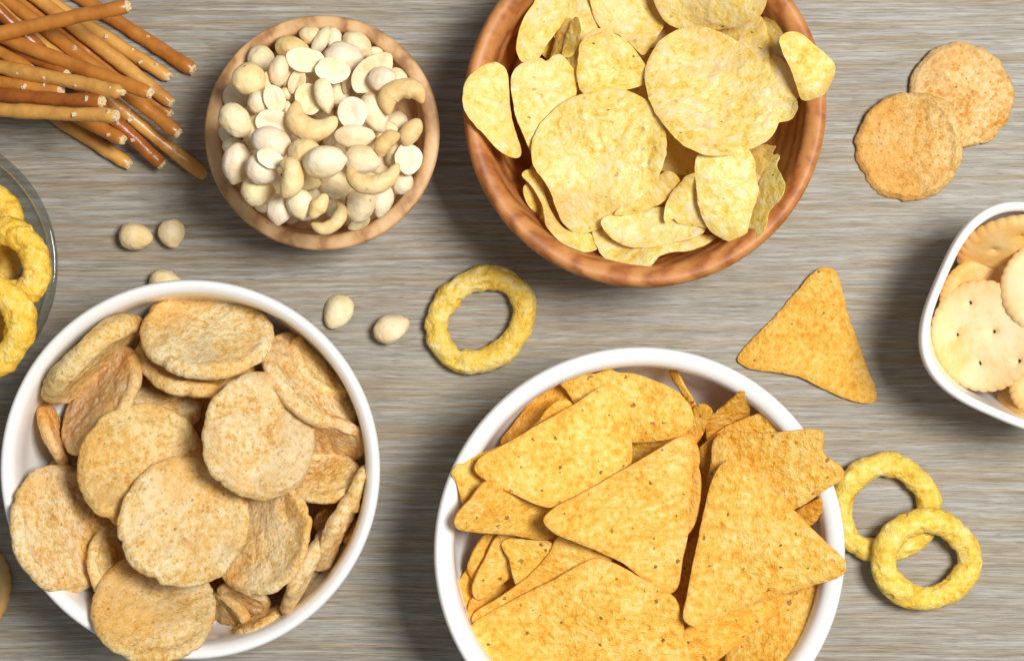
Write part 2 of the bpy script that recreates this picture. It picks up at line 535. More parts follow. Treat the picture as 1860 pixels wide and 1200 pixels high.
def white_profile(s, H=0.066, fl=0.021, lip=1.0):
    return [(0.0005, 0.004), (0.030 * s, 0.004), (0.0315 * s, 0.0008), (0.035 * s, 0.0), (0.0365 * s, 0.003), (0.051 * s, 0.012), (0.0615 * s, 0.030), (0.0672 * s, 0.050), (0.0692 * s, H - 0.005),
            (0.0695 * s, H - 0.0018), (0.0686 * s, H), (0.0672 * s, H + 0.0002), (0.0658 * s - 0.0008 * lip, H - 0.0018), (0.0648 * s - 0.001 * lip, H - 0.006), (0.0627 * s, 0.047), (0.0575 * s, 0.032), (0.046 * s, fl + 0.003), (0.026 * s, fl), (0.0005, fl - 0.0006)]

B_ROUND = lathe("white_bowl", 344, 853, 0.066, white_profile(1.0), M['ceramic'])
tag(B_ROUND, "round white ceramic bowl filled with round tan puffed chips, at lower left", "bowl", "white ceramic snack bowls")
B_TORT = lathe("white_bowl", 1162, 1004, 0.066, white_profile(1.083, lip=2.2), M['ceramic'])
tag(B_TORT, "round white ceramic bowl heaped with triangular tortilla chips", "bowl", "white ceramic snack bowls")
B_CRACK = lathe("white_bowl", 1884, 578, 0.052,
                [(0.0005, 0.003), (0.024, 0.003), (0.0255, 0.0), (0.0275, 0.0), (0.0290, 0.004), (0.0335, 0.021), (0.0384, 0.040), (0.0402, 0.0495), (0.0398, 0.0523), (0.0385, 0.053), (0.0370, 0.0515), (0.0364, 0.047), (0.0315, 0.024), (0.027, 0.012), (0.018, 0.008), (0.0005, 0.0078)],
                M['ceramic'], shape=(3.0, math.radians(-23.5)))
tag(B_CRACK, "rounded square white ceramic bowl of scalloped crackers, cut off by right edge", "bowl", "white ceramic snack bowls")
B_BIG = lathe("wooden_bowl", 1172, 193, 0.062,
              [(0.0005, 0.0), (0.030, 0.0), (0.034, 0.002), (0.048, 0.014), (0.059, 0.032), (0.0648, 0.050), (0.0667, 0.058), (0.0664, 0.0612), (0.0648, 0.0632), (0.0622, 0.0630), (0.0596, 0.0608), (0.0580, 0.056), (0.0555, 0.045), (0.050, 0.030), (0.040, 0.020), (0.022, 0.0162), (0.0005, 0.0158)],
              M['bigwood'], wob=0.004)
tag(B_BIG, "large reddish brown wooden bowl heaped with potato chips", "bowl", "turned wooden snack bowls")
B_NUT = lathe("wooden_bowl", 585, 241, 0.040,
              [(0.0005, 0.0), (0.020, 0.0), (0.0225, 0.0015), (0.034, 0.012), (0.0412, 0.026), (0.0440, 0.036), (0.0446, 0.0392), (0.0440, 0.0406), (0.0426, 0.0410), (0.0402, 0.0410), (0.0390, 0.0402), (0.0385, 0.0385), (0.0378, 0.032), (0.0345, 0.0235), (0.024, 0.0205), (0.0005, 0.020)],
              M['smallwood'])
tag(B_NUT, "small pale wooden bowl full of peanuts and cashews", "bowl", "turned wooden snack bowls")
B_GLASS = lathe("glass_bowl", -143, 482, 0.052,
                [(0.0005, 0.0), (0.022, 0.0), (0.025, 0.0012), (0.037, 0.016), (0.0455, 0.034), (0.0498, 0.048), (0.0508, 0.0512), (0.0503, 0.0528), (0.0488, 0.0530), (0.0474, 0.0518), (0.0462, 0.046), (0.0425, 0.034), (0.034, 0.018), (0.022, 0.006), (0.0005, 0.005)],
                M['glass'])
tag(B_GLASS, "clear glass bowl of yellow onion rings, cut off by left edge", "bowl")

# ------------------------------------------------------------------ thin crisps from an outline
def crisp(name, outline, mat, label, cat, group, up=None, curv=(0, 0, 0), thick=0.0018, amp=0.0005, wave=0.001, bub=260,
          search=0.34, prior=(0, 0), z=None, color=(1, 1, 1), stepx=6.0, jag=1.0, sink=0.0, pb=92, ridged=0.0, crease=None, curl=0.0):
    seed = rng.uniform(0, 90, 3)
    poly = catmull(outline, 6)
    poly = resample(poly, stepx)
    cen = poly.mean(0)
    d = poly - cen
    nrm = d / np.maximum(1e-6, np.linalg.norm(d, axis=1, keepdims=True))
    p3 = np.c_[poly / 9.0, np.full(len(poly), seed[0])]
    p4 = np.c_[poly / 32.0, np.full(len(poly), seed[1])]
    poly = poly + nrm * (1.1 * jag * vnoise(p3) + 1.6 * jag * vnoise(p4))[:, None]
    # interior points
    lo, hi = poly.min(0), poly.max(0)
    gx, gy = np.meshgrid(np.arange(lo[0], hi[0], stepx), np.arange(lo[1], hi[1], stepx * 0.87))
    gx = gx + (np.arange(gx.shape[0]) % 2)[:, None] * stepx * 0.5
    pts = np.c_[gx.ravel(), gy.ravel()]
    pts += rng.uniform(-0.18, 0.18, pts.shape) * stepx
    # signed distance to the outline
    A = poly; Bp = np.roll(poly, -1, 0)
    def dist(P):
        ab = Bp - A
        t = np.clip(((P[:, None] - A[None]) * ab[None]).sum(2) / (ab**2).sum(1)[None], 0, 1)
        q = A[None] + t[..., None] * ab[None]
        return np.linalg.norm(P[:, None] - q, axis=2).min(1)
    x, y = pts[:, 0][:, None], pts[:, 1][:, None]
    cond = (A[None, :, 1] > y) != (Bp[None, :, 1] > y)
    xi = A[None, :, 0] + (y - A[None, :, 1]) * (Bp - A)[None, :, 0] / np.where(np.abs((Bp - A)[None, :, 1]) < 1e-9, 1e-9, (Bp - A)[None, :, 1])
    inside = (np.where(cond, x < xi, False).sum(1) % 2) == 1
    pts = pts[inside]
    dd = dist(pts)
    pts = pts[dd > stepx * 0.55]
    dd = dd[dd > stepx * 0.55]
    allp = np.vstack([poly, pts])
    nb = len(poly)
    ed = np.r_[np.zeros(nb), dd]
    res = delaunay_2d_cdt([Vector((float(a), float(-b))) for a, b in allp], [(i, (i + 1) % nb) for i in range(nb)], [], 1, 1e-6)
    vv, faces, orig = res[0], res[2], res[3]
    if len(vv) != len(allp):
        idx = [o[0] if len(o) else -1 for o in orig]
        allp = np.array([[v.x, -v.y] for v in vv])
        ed = np.array([ed[i] if i >= 0 else 0.0 for i in idx])
    tris = np.array([list(f) for f in faces if len(f) == 3])
    # settle
    g = np.array(prior, float)
    fixed = False
    if up is not None:
        ux, uy, ta = up
        l = math.hypot(ux, uy)
        t = math.tan(math.radians(ta))
        g = np.array([ux / l * t, -uy / l * t])
        fixed = True
    X = (allp[:, 0] - 930) / S0
    Y = (600 - allp[:, 1]) / S0
    Xc, Yc = (cen[0] - 930) / S0, (600 - cen[1]) / S0
    k1, k2, ka = curv
    ca, sa = math.cos(math.radians(ka)), math.sin(math.radians(ka))
    wn = vnoise(np.c_[allp / 110.0, np.full(len(allp), seed[2])])
    dm = np.minimum(1, ed / 9.0)
    fold = np.zeros(len(allp))
    if curl:
        q = allp - cen
        rho = np.linalg.norm(q, axis=1) / np.linalg.norm(poly - cen, axis=1).max()
        an = np.arctan2(q[:, 1], q[:, 0])
        fold = curl * rho**3 * (0.25 + np.cos(2 * an + seed[0]) + 0.6 * np.cos(3 * an + seed[1]))
    if crease is not None:
        x1, y1, x2, y2, sl = crease
        ll = math.hypot(x2 - x1, y2 - y1)
        sd = ((x2 - x1) * (allp[:, 1] - y1) - (y2 - y1) * (allp[:, 0] - x1)) / ll
        fold = fold + sl * (np.sqrt(sd * sd + 40.0) - 6.3) / S0
    z0 = 0.05 if z is None else z
    def surf(z0, g):
        kc = (D - z0) / D
        xc, yc = Xc * kc, Yc * kc
        dz = np.zeros(len(X))
        for _ in range(3):
            k = (D - (z0 + dz) + g[0] * xc + g[1] * yc) / (D + g[0] * X + g[1] * Y)
            x, y = X * k, Y * k
            u = ((x - xc) * ca + (y - yc) * sa); v = (-(x - xc) * sa + (y - yc) * ca)
            dz = 0.5 * k1 * u * u + 0.5 * k2 * v * v + wave * wn + fold
        return x, y, z0 + g[0] * (x - xc) + g[1] * (y - yc) + dz, xc, yc
    for it in range(4):
        x, y, zz, xc, yc = surf(z0, g)
        i, j = cells(x, y)
        hb, hi_ = HB[i, j], HI[i, j]
        base = zz - g[0] * (x - xc) - g[1] * (y - yc) - z0
        best = None
        rngs = [0.0] if (fixed or it == 3) else np.linspace(-search, search, 9)
        for a in rngs:
            for b_ in rngs:
                gg = g + (a, b_) if (fixed or it > 0) else np.array(prior) + (a, b_)
                if it > 0 and not fixed:
                    gg = g + np.array((a, b_)) * 0.35
                zr = base + gg[0] * (x - xc) + gg[1] * (y - yc) - thick * 0.5
                q = max(np.percentile(hb - zr, pb), np.percentile(hi_ - zr, 98.5))
                cost = q + 0.010 * np.linalg.norm(gg - np.array(prior)) ** 2
                if best is None or cost < best[0]:
                    best = (cost, q, gg)
        if not fixed:
            g = best[2]
        if z is None:
            z0 = best[1] - sink
    x, y, zz, xc, yc = surf(z0, g)
    P = np.c_[x, y, zz]
    n = np.array([-g[0], -g[1], 1.0]); n /= np.linalg.norm(n)
    wpx = 0.5 * thick * SZ(z0) * 1.6 + 1e-6
    prof = 0.42 + 0.58 * np.sqrt(np.clip(1 - (1 - np.minimum(1, ed / wpx)) ** 2, 0, 1))
    wp = P * bub + seed
    bn = fbm(wp, 3)
    if ridged:
        bn = bn * (1 - ridged) + ridged * (2.2 * np.abs(vnoise(P * bub * 0.55 + seed[::-1])) - 0.8)
    bn2 = fbm(wp + 31.7, 3)
    top = P + n * (0.5 * thick * prof + amp * bn * dm)[:, None]
    bot = P - n * (0.5 * thick * prof - amp * bn2 * dm * 0.6)[:, None]
    nV = len(P)
    cnt = {}
    for t in tris:
        for e in ((t[0], t[1]), (t[1], t[2]), (t[2], t[0])):
            cnt[e] = 1
    rim = [e for e in cnt if (e[1], e[0]) not in cnt]
    V = np.vstack([top, bot, top, bot])
    F = [tuple(t) for t in tris] + [(t[2] + nV, t[1] + nV, t[0] + nV) for t in tris]
    F += [(e[1] + 2 * nV, e[0] + 2 * nV, e[0] + 3 * nV, e[1] + 3 * nV) for e in rim]
    used = np.unique(np.array([i for f in F for i in f]))
    rm = np.full(len(V), -1); rm[used] = np.arange(len(used))
    V = V[used]
    F = [tuple(int(rm[i]) for i in f) for f in F]
    rimv = np.tile(np.exp(-ed / 9.0), 4)[used]
    o = link_mesh(name, V, F, mat)
    stamp(V, F[:len(tris)], HI)
    at = o.data.attributes.new('rim', 'FLOAT', 'POINT')
    at.data.foreach_set('value', rimv.astype(np.float32))
    tag(o, label, cat, group, color=color)
    o_info.append((name, label, round(z0 * 1000, 1), np.round(g, 2).tolist()))
    return o
o_info = []

# ------------------------------------------------------------------ round discs (puffed crisps, crackers)
def disc(name, cx, cy, R, ry, ang, side, mat, label, cat, group, thick=0.004, z=None, color=(1, 1, 1), rings=32, seg=110,
         wrinkle=0.0008, bulge=0.0010, kind='puff', holes=(), dish=0.0, pb=90, sink=0.0, dents=3, face=True):
    """disc whose image is an ellipse: major half R px along ang deg (image, clockwise), minor half ry px; side=+1: the edge 90 deg clockwise of ang is the higher one"""
    seed = rng.uniform(0, 90, 3)
    z0 = 0.05 if z is None else z
    Rm = R / SZ(z0)
    if abs(ry) >= R * 0.985:
        tilt = 0.0
    else:
        tilt = math.acos(max(0.05, min(1, ry / R)))
    th = np.linspace(0, 2 * math.pi, seg, endpoint=False)
    rr = np.ones(seg)
    lp = np.c_[np.cos(th) * 1.6 + seed[0], np.sin(th) * 1.6 + seed[1], np.full(seg, seed[2])]
    if kind == 'puff':
        rr += 0.045 * vnoise(lp) + 0.028 * vnoise(lp * 3.3) + 0.014 * vnoise(lp * 9)
        for _ in range(dents):
            a0 = rng.uniform(0, 2 * math.pi); w = rng.uniform(0.03, 0.06)
            da = np.angle(np.exp(1j * (th - a0)))
            rr -= rng.uniform(0.02, 0.05) * np.exp(-(da / w) ** 2)
    else:
        rr += 0.006 * vnoise(lp) + 0.022 * (np.abs(np.cos(th * 17)) ** 0.7 - 0.6)
    q = 1 - (1 - np.linspace(0, 1, rings + 1)[1:]) ** 1.55
    rho = q
    u = (rho[:, None] * (rr[None] ** (rho[:, None] ** 3)) * np.cos(th)[None]).ravel() * Rm
    v = (rho[:, None] * (rr[None] ** (rho[:, None] ** 3)) * np.sin(th)[None]).ravel() * Rm
    rf = np.repeat(rho, seg)
    edge = np.clip((1 - rf) * Rm / (thick * 0.62), 0, 1)
    prof = np.sqrt(np.clip(1 - (1 - edge) ** 2, 0, 1))
    pl = np.c_[u, v, np.zeros_like(u)]
    mid = 0.0007 * vnoise(pl * 42 + seed) + dish * rf**2 * Rm * 0.12
    fade = np.clip((1 - rf) * 9, 0, 1)
    pit_shade = np.zeros_like(u)
    bake = np.zeros_like(u)
    if kind == 'puff':
        cre = np.abs(vnoise(pl * 95 + seed * 1.7)) + 0.6 * np.abs(vnoise(pl * 210 + seed))
        cre2 = np.abs(vnoise(pl * 95 - seed)) + 0.6 * np.abs(vnoise(pl * 210 - seed))
        ring = np.exp(-((rf - 0.88) / 0.07) ** 2) * (0.5 + 0.6 * vnoise(pl * 60 + seed))
        bake = np.clip(1 - cre / 0.22, 0, 1) ** 1.5 * (vnoise(pl * 40 + seed) > -0.15) * fade
        ht = wrinkle * (1.5 * cre - 0.7) * fade + bulge * ring + 0.00016 * vnoise(pl * 900) * fade
        hb = wrinkle * (1.5 * cre2 - 0.7) * fade + bulge * ring
    else:
        ht = 0.0009 * (1 - rf**2) + 0.00035 * vnoise(pl * 120 + seed) * fade
        hb = 0.0002 * vnoise(pl * 120)
        for (hx, hy, deep) in holes:
            r2 = np.hypot(u / Rm - hx, v / Rm - hy) * Rm
            ht = ht - deep * 0.0030 * np.exp(-(r2 / 0.00055) ** 4) - 0.0009 * np.exp(-(r2 / 0.0022) ** 2)
            pit_shade = np.maximum(pit_shade, deep * np.exp(-(r2 / 0.00058) ** 6))
        bake = np.clip(rf**5 * 0.9 + 0.55 * vnoise(pl * 60 + seed) * rf, 0, 1)
    up = np.c_[u, v, mid + 0.5 * thick * prof + ht * np.minimum(1, edge + .15)]
    dn = np.c_[u, v, mid - 0.5 * thick * prof - hb * np.minimum(1, edge + .15)]
    V = np.vstack([[(0, 0, mid[0] + 0.5 * thick + ht[0])], up, [(0, 0, mid[0] - 0.5 * thick - hb[0])], dn[:-seg]])
    pv = np.r_[0, pit_shade, 0, np.zeros(len(dn) - seg)]
    bv = np.r_[0, bake, 0, bake[:-seg]]
    nr = rings
    F = []
    U = lambda r, s: 1 + r * seg + s % seg
    base = 2 + nr * seg
    Lw = lambda r, s: (base + r * seg + s % seg) if r < nr - 1 else U(nr - 1, s)
    for s in range(seg):
        F.append((0, U(0, s), U(0, s + 1)))
        F.append((1 + nr * seg, Lw(0, s + 1), Lw(0, s)))
        for r in range(nr - 1):
            F.append((U(r, s), U(r + 1, s), U(r + 1, s + 1), U(r, s + 1)))
            F.append((Lw(r, s), Lw(r, s + 1), Lw(r + 1, s + 1), Lw(r + 1, s)))
    # orientation: local x along the major axis
    phi = -math.radians(ang)
    Rz = Matrix.Rotation(phi, 3, 'Z')
    Rx = Matrix.Rotation(-tilt * side, 3, 'X')
    Rs = Matrix.Rotation(rng.uniform(0, 6.28) if kind == 'puff' else 0.0, 3, 'Z')
    Q = Matrix.Identity(3)
    if face:               # the ellipse is how the disc looks from the lens
        c = XY(cx, cy, z0)
        Q = Vector((0, 0, 1)).rotation_difference(Vector((-c[0], -c[1], D - z0))).to_matrix()
    Rm3 = np.array(Q @ Rz @ Rx @ Rs)
    W = V @ Rm3.T
    for it in range(4):
        c = XY(cx, cy, z0)
        P = W + np.array([c[0], c[1], z0])
        if z is None:
            z0 += lift(P, pb=pb) - (sink if it == 3 else 0)
    c = XY(cx, cy, z0)
    P = W + np.array([c[0], c[1], z0])
    me_o = link_mesh(name, V, F, mat, origin=(0, 0, 0))
    me_o.matrix_world = Matrix.Translation((c[0], c[1], z0)) @ Matrix(Rm3.tolist()).to_4x4()
    if True:
        for nm, arr in ((('pit_shade', pv), ('bake', bv)) if kind != 'puff' else (('crease', bv),)):
            at = me_o.data.attributes.new(nm, 'FLOAT', 'POINT')
            at.data.foreach_set('value', np.asarray(arr, dtype=np.float32))
    stamp(P, F, HI)
    tag(me_o, label, cat, group, color=color)
    o_info.append((name, label, round(z0 * 1000, 1), round(math.degrees(tilt))))
    return me_o

# ------------------------------------------------------------------ nuts
def spheroid(n1=30, n2=20):
    V, F = [(0, 0, 1)], []
    for i in range(1, n2):
        a = math.pi * i / n2
        for s in range(n1):
            b = 2 * math.pi * s / n1
            V.append((math.sin(a) * math.cos(b), math.sin(a) * math.sin(b), math.cos(a)))
    V.append((0, 0, -1))
    I = lambda i, s: 1 + (i - 1) * n1 + s % n1
    for s in range(n1):
        F.append((0, I(1, s), I(1, s + 1)))
        F.append((len(V) - 1, I(n2 - 1, s + 1), I(n2 - 1, s)))
        for i in range(1, n2 - 1):
            F.append((I(i, s), I(i + 1, s), I(i + 1, s + 1), I(i, s + 1)))
    return np.array(V), F
SPH_V, SPH_F = spheroid()

def settle_rigid(W, cx, cy, z, pb=95, pi=97):
    z0 = 0.03 if z is None else z
    for it in range(3):
        c = XY(cx, cy, z0)
        P = W + np.array([c[0], c[1], z0])
        if z is None:
            z0 += lift(P, pb, pi)
    c = XY(cx, cy, z0)
    return W + np.array([c[0], c[1], z0]), z0

def nut(kind, cx, cy, L, Wd, ang, label, group, color=(1, 1, 1), z=None, name=None, cat=None, tiltdeg=None):
    seed = rng.uniform(0, 90, 3)
    s = SZ(0.04 if group and 'bowl' in group else 0.006)
    a, b = L / 2 / s, Wd / 2 / s
    V = SPH_V.copy()
    x, y, zz = V[:, 0].copy(), V[:, 1].copy(), V[:, 2].copy()
    taper = 1 - 0.09 * x + 0.05 * (1 - x * x)
    nub = 0.07 * np.exp(-((x - 1) / 0.06) ** 2)
    lump = 1 + 0.075 * vnoise(V * 1.6 + seed) + 0.03 * vnoise(V * 4.5 + seed)
    if kind == 'W':        # whole kernel with a faint seam round its length
        P = np.c_[x * a * lump + nub * a, y * b * taper * lump, zz * b * 0.96 * taper * lump]
        seam = np.exp(-(zz / 0.06) ** 2) * (np.abs(x) < 0.93)
        P[:, 1] -= np.sign(y) * seam * b * 0.035
        t = rng.uniform(-14, 14) if tiltdeg is None else tiltdeg
        roll = rng.uniform(0, 360)
    elif kind == 'H':      # half kernel, flat face up with a groove and the germ at one end
        flat = 0.10 * np.maximum(0, zz)
        up = zz > 0
        groove = np.where(up, -0.13 * np.exp(-(y / 0.22) ** 2) * np.clip(1 - x * x * 1.2, 0, 1) - 0.07 * np.clip(1 - x * x - y * y, 0, 1), 0)
        germ = np.where(up, 0.16 * np.exp(-(((x - 0.72) / 0.16) ** 2 + (y / 0.16) ** 2)), 0)
        P = np.c_[x * a * lump, y * b * taper * lump, np.where(up, flat + groove + germ, zz * 0.72) * b * lump]
        t = rng.uniform(-20, 20) if tiltdeg is None else tiltdeg
        roll = rng.uniform(-16, 16)
    else:                  # 'D' half kernel, rounded side up
        P = np.c_[x * a * lump + nub * a, y * b * taper * lump, np.where(zz < 0, zz * 0.12, zz * 0.78) * b * lump]
        t = rng.uniform(-14, 14) if tiltdeg is None else tiltdeg
        roll = rng.uniform(-18, 18)
    Rm = np.array(Matrix.Rotation(-math.radians(ang), 3, 'Z') @ Matrix.Rotation(math.radians(t), 3, 'Y') @ Matrix.Rotation(math.radians(roll), 3, 'X'))
    W = P @ Rm.T
    Pw, z0 = settle_rigid(W, cx, cy, z)
    o = link_mesh(name or {'W': 'peanut', 'H': 'peanut_half', 'D': 'peanut_half'}[kind], P, SPH_F, M['peanut'], origin=(0, 0, 0))
    c = XY(cx, cy, z0)
    o.matrix_world = Matrix.Translation((c[0], c[1], z0)) @ Matrix(Rm.tolist()).to_4x4()
    stamp(Pw, SPH_F, HI)
    tag(o, label, cat or 'peanut', group, color=color)
    return o

def tube(path, rad, seg=20, closed=False, flat=1.0):
    """tube around a 3-d path; rad: radius at each path point"""
    path = np.asarray(path, float)
    n = len(path)
    if closed:
        T = np.roll(path, -1, 0) - np.roll(path, 1, 0)
    else:
        T = np.gradient(path, axis=0)
    T /= np.linalg.norm(T, axis=1, keepdims=True)
    up = np.array([0, 0, 1.0])
    Sd = np.cross(T, up); Sd /= np.linalg.norm(Sd, axis=1, keepdims=True)
    Up = np.cross(Sd, T)
    th = np.linspace(0, 2 * math.pi, seg, endpoint=False)
    V = path[:, None] + rad[:, None, None] * (np.cos(th)[None, :, None] * Sd[:, None] + flat * np.sin(th)[None, :, None] * Up[:, None])
    V = V.reshape(-1, 3)
    F = []
    m = n if closed else n - 1
    for i in range(m):
        for s in range(seg):
            t = (s + 1) % seg; k = (i + 1) % n
            F.append((i * seg + s, i * seg + t, k * seg + t, k * seg + s))
    if not closed:
        F.append(tuple(range(seg - 1, -1, -1)))
        F.append(tuple((n - 1) * seg + s for s in range(seg)))
    return V, F, np.repeat(np.arange(n), seg)

def cashew(pts, rad, label, group, color=(1, 1, 1), z=None, fat=0.5, rise=0.0):
    """pts: image polyline of the curved centreline; rad: px"""
    seed = rng.uniform(0, 90, 3)
    line = resample(catmull(pts, 10, closed=False), 1.6, closed=False)
    s = SZ(0.042)
    cen = line.mean(0)
    t = np.linspace(0, 1, len(line))
    loc = np.c_[(line - cen) * [1, -1] / s, rise * (t - 0.5)]
    r = rad / s * np.sqrt(np.clip(1 - np.abs(2 * t - 1) ** 3.0, 0.02, 1)) * (1 - 0.30 * (t - fat) ** 2 * 4) * (1 + 0.10 * vnoise(np.c_[t * 4, t * 0 + seed[0], t * 0]))
    V, F, ring = tube(loc, r, 22)
    V = V + 0.0
    nn = V - loc[ring]
    nl = np.linalg.norm(nn, axis=1, keepdims=True)
    V = V + nn * (0.05 * vnoise(V * 260 + seed) + 0.03 * vnoise(V * 700 + seed))[:, None]
    Pw, z0 = settle_rigid(V, cen[0], cen[1], z)
    o = link_mesh("cashew", Pw, F, M['cashew'])
    stamp(Pw, F, HI)
    tag(o, label, 'cashew', group, color=color)
    return o

# ------------------------------------------------------------------ onion rings and pretzel sticks
def onion(cx, cy, rx, ry, ang, rad, label, group, color=(1, 1, 1), z=None, tiltdir=None):
    seed = rng.uniform(0, 90, 3)
    s = SZ(0.006)
    th = np.linspace(0, 2 * math.pi, 150, endpoint=False)
    ca, sa = math.cos(math.radians(ang)), math.sin(math.radians(ang))
    lp = np.c_[np.cos(th) * 1.3, np.sin(th) * 1.3, np.zeros(150)] + seed
    k = 1 + 0.05 * vnoise(lp)
    ex, ey = rx * np.cos(th) * k, ry * np.sin(th) * k
    px, py = ex * ca - ey * sa, ex * sa + ey * ca
    loc = np.c_[px / s, -py / s, 0.0012 * vnoise(lp + 9)]
    if tiltdir is not None:
        ux, uy, td = tiltdir
        l = math.hypot(ux, uy)
        loc[:, 2] += (loc[:, 0] * ux / l - loc[:, 1] * uy / l) * math.tan(math.radians(td))
    r = 0.96 * rad / s * (1 + 0.13 * vnoise(lp * 1.7 + 4) + 0.05 * vnoise(lp * 4.1))
    V, F, ring = tube(loc, r, 36, closed=True, flat=0.92)
    nn = V - loc[ring]
    nn /= np.linalg.norm(nn, axis=1, keepdims=True)
    h = 0.00038 * fbm(V * 230 + seed, 3) + 0.00030 * vnoise(V * 700 + seed)
    pits = np.clip(vnoise(V * 330 - seed) - 0.40, 0, 1) * 0.0024 + np.clip(vnoise(V * 140 + seed) - 0.6, 0, 1) * 0.003
    V = V + nn * (h - pits)[:, None]
    Pw, z0 = settle_rigid(V, cx, cy, z, 97, 97)
    o = link_mesh("onion_ring", Pw, F, M['onion'])
    stamp(Pw, F, HI)
    tag(o, label, 'onion ring', group, color=color)
    return o

def grain_mesh():
    V = np.array([(x, y, z) for x in (-1, 1) for y in (-1, 1) for z in (-1, 1)], float)
    V = V * (0.8 + 0.25 * rng.uniform(size=(8, 1)))
    F = [(0, 1, 3, 2), (4, 6, 7, 5), (0, 4, 5, 1), (2, 3, 7, 6), (0, 2, 6, 4), (1, 5, 7, 3)]
    me = bpy.data.meshes.new("salt_grain")
    me.from_pydata((V * 0.0006).tolist(), [], F)
    bv = None
    me.materials.append(M['salt'])
    return me
GRAINS = [grain_mesh() for _ in range(5)]

def pretzel(p_out, p_tip, tone, label, salt=(), rad=12.6, bend=0.0, back=0, taper=0.85):
    """p_tip: end in view; p_out: a second point; back: how far (px) the stick runs on beyond p_out"""
    seed = rng.uniform(0, 90, 3)
    p_out, p_tip = np.array(p_out, float), np.array(p_tip, float)
    u = (p_out - p_tip) / np.linalg.norm(p_out - p_tip)
    p_out = p_out + u * back
    s = SZ(0.008)
    n = 110
    t = np.linspace(0, 1, n)
    nv = np.array([-u[1], u[0]])
    line = p_tip[None] + (p_out - p_tip)[None] * t[:, None] + nv[None] * (bend * np.sin(math.pi * t) + 2.2 * vnoise(np.c_[t * 5, t * 0 + seed[0], t * 0]))[:, None]
    r = rad / s * (1 + 0.07 * vnoise(np.c_[t * 9, t * 0 + seed[1], t * 0]) + 0.05 * vnoise(np.c_[t * 24, t * 0 + seed[2], t * 0]))
    endf = np.clip(t * np.linalg.norm(p_out - p_tip) / (rad * 1.1), 0, 1)
    r = r * (taper + (1 - taper) * np.sqrt(np.clip(1 - (1 - endf) ** 2, 0, 1)))
    xy = np.array([XY(a, b, 0.008) for a, b in line])
    # rest the straight stick on what lies below: height a + b t
    rings = np.linspace(-0.8, 0.8, 5)
    perp = np.array([nv[0], -nv[1]])
    Hs = np.full(n, 0.0)
    for q in rings:
        X = xy[:, 0] + perp[0] * r * q; Y = xy[:, 1] + perp[1] * r * q
        i, j = cells(X, Y)
        Hs = np.maximum(Hs, np.maximum(HB[i, j], HI[i, j]) + r * math.sqrt(1 - q * q) - 0.0003)
    best = None
    for b in np.linspace(-0.045, 0.045, 41):
        a = np.percentile(Hs - b * t, 99)
        c = a + b * 0.5 + 0.02 * abs(b) + 0.35 * max(0, a - 0.003)
        if best is None or c < best[0]:
            best = (c, a, b)
    zz = best[1] + best[2] * t
    # same image line at the final height
    path = np.array([[*XY(a, b, z), z] for (a, b), z in zip(line, zz)])
    V, F, ring = tube(path, r, 20)
    nn = V - path[ring]; nn /= np.linalg.norm(nn, axis=1, keepdims=True)
    V = V + nn * (0.00022 * vnoise(V * 240 + seed) + 0.00008 * vnoise(V * 700 + seed))[:, None]
    F = F[:-2] + [F[-1]]
    o = link_mesh("pretzel_stick", V, F, M['pretzel'])
    stamp(V, F, HI)
    tag(o, label, 'pretzel', 'salted pretzel sticks in the upper left corner', color=tone)
    # broken end: a rough pale plug
    e0, d0 = path[0], path[0] - path[2]
    d0 /= np.linalg.norm(d0)
    sx = np.cross(d0, (0, 0, 1)); sx /= np.linalg.norm(sx); sz = np.cross(sx, d0)
    PV, PF = [], []
    for kk, (rr_, off) in enumerate(((0.97, -0.0003), (0.86, 0.0003), (0.55, 0.0008), (0.25, 0.0006))):
        for q in range(14):
            a = 2 * math.pi * q / 14
            w = 1 + 0.18 * (rng.uniform() - 0.5) * (kk > 0)
            PV.append(e0 + d0 * (off + (0.0009 * rng.uniform() if kk else 0)) + (math.cos(a) * sx + math.sin(a) * sz) * r[0] * rr_ * w)
    for kk in range(3):
        for q in range(14):
            PF.append((kk * 14 + q, kk * 14 + (q + 1) % 14, kk * 14 + 14 + (q + 1) % 14, kk * 14 + 14 + q))
    PF.append(tuple(42 + q for q in range(14)))
    link_mesh("broken_end", PV, PF, M['crumb'], origin=e0, parent=o, smooth=False)
    for (ft, side, sz_) in salt:          # fraction along from the tip, side -1..1 across, size
        i = int(ft * (n - 1))
        d = np.array([perp[0] * side, perp[1] * side, math.sqrt(max(0, 1 - side * side))])
        pos = path[i] + d * r[i] * 0.98
        g = bpy.data.objects.new("salt_grain", GRAINS[int(rng.integers(5))])
        C.objects.link(g)
        g.parent = o
        g.location = (pos - np.array(o.location)).tolist()
        g.rotation_euler = tuple(rng.uniform(0, 3, 3))
        g.scale = (sz_, sz_ * rng.uniform(0.7, 1.1), sz_ * 0.7)
    return o

# ================================================================== THINGS
def jit(a=0.05):
    k = 1 + rng.uniform(-a, a)
    return (k, k * (1 + rng.uniform(-0.03, 0.03)), k * (1 + rng.uniform(-0.06, 0.06)))

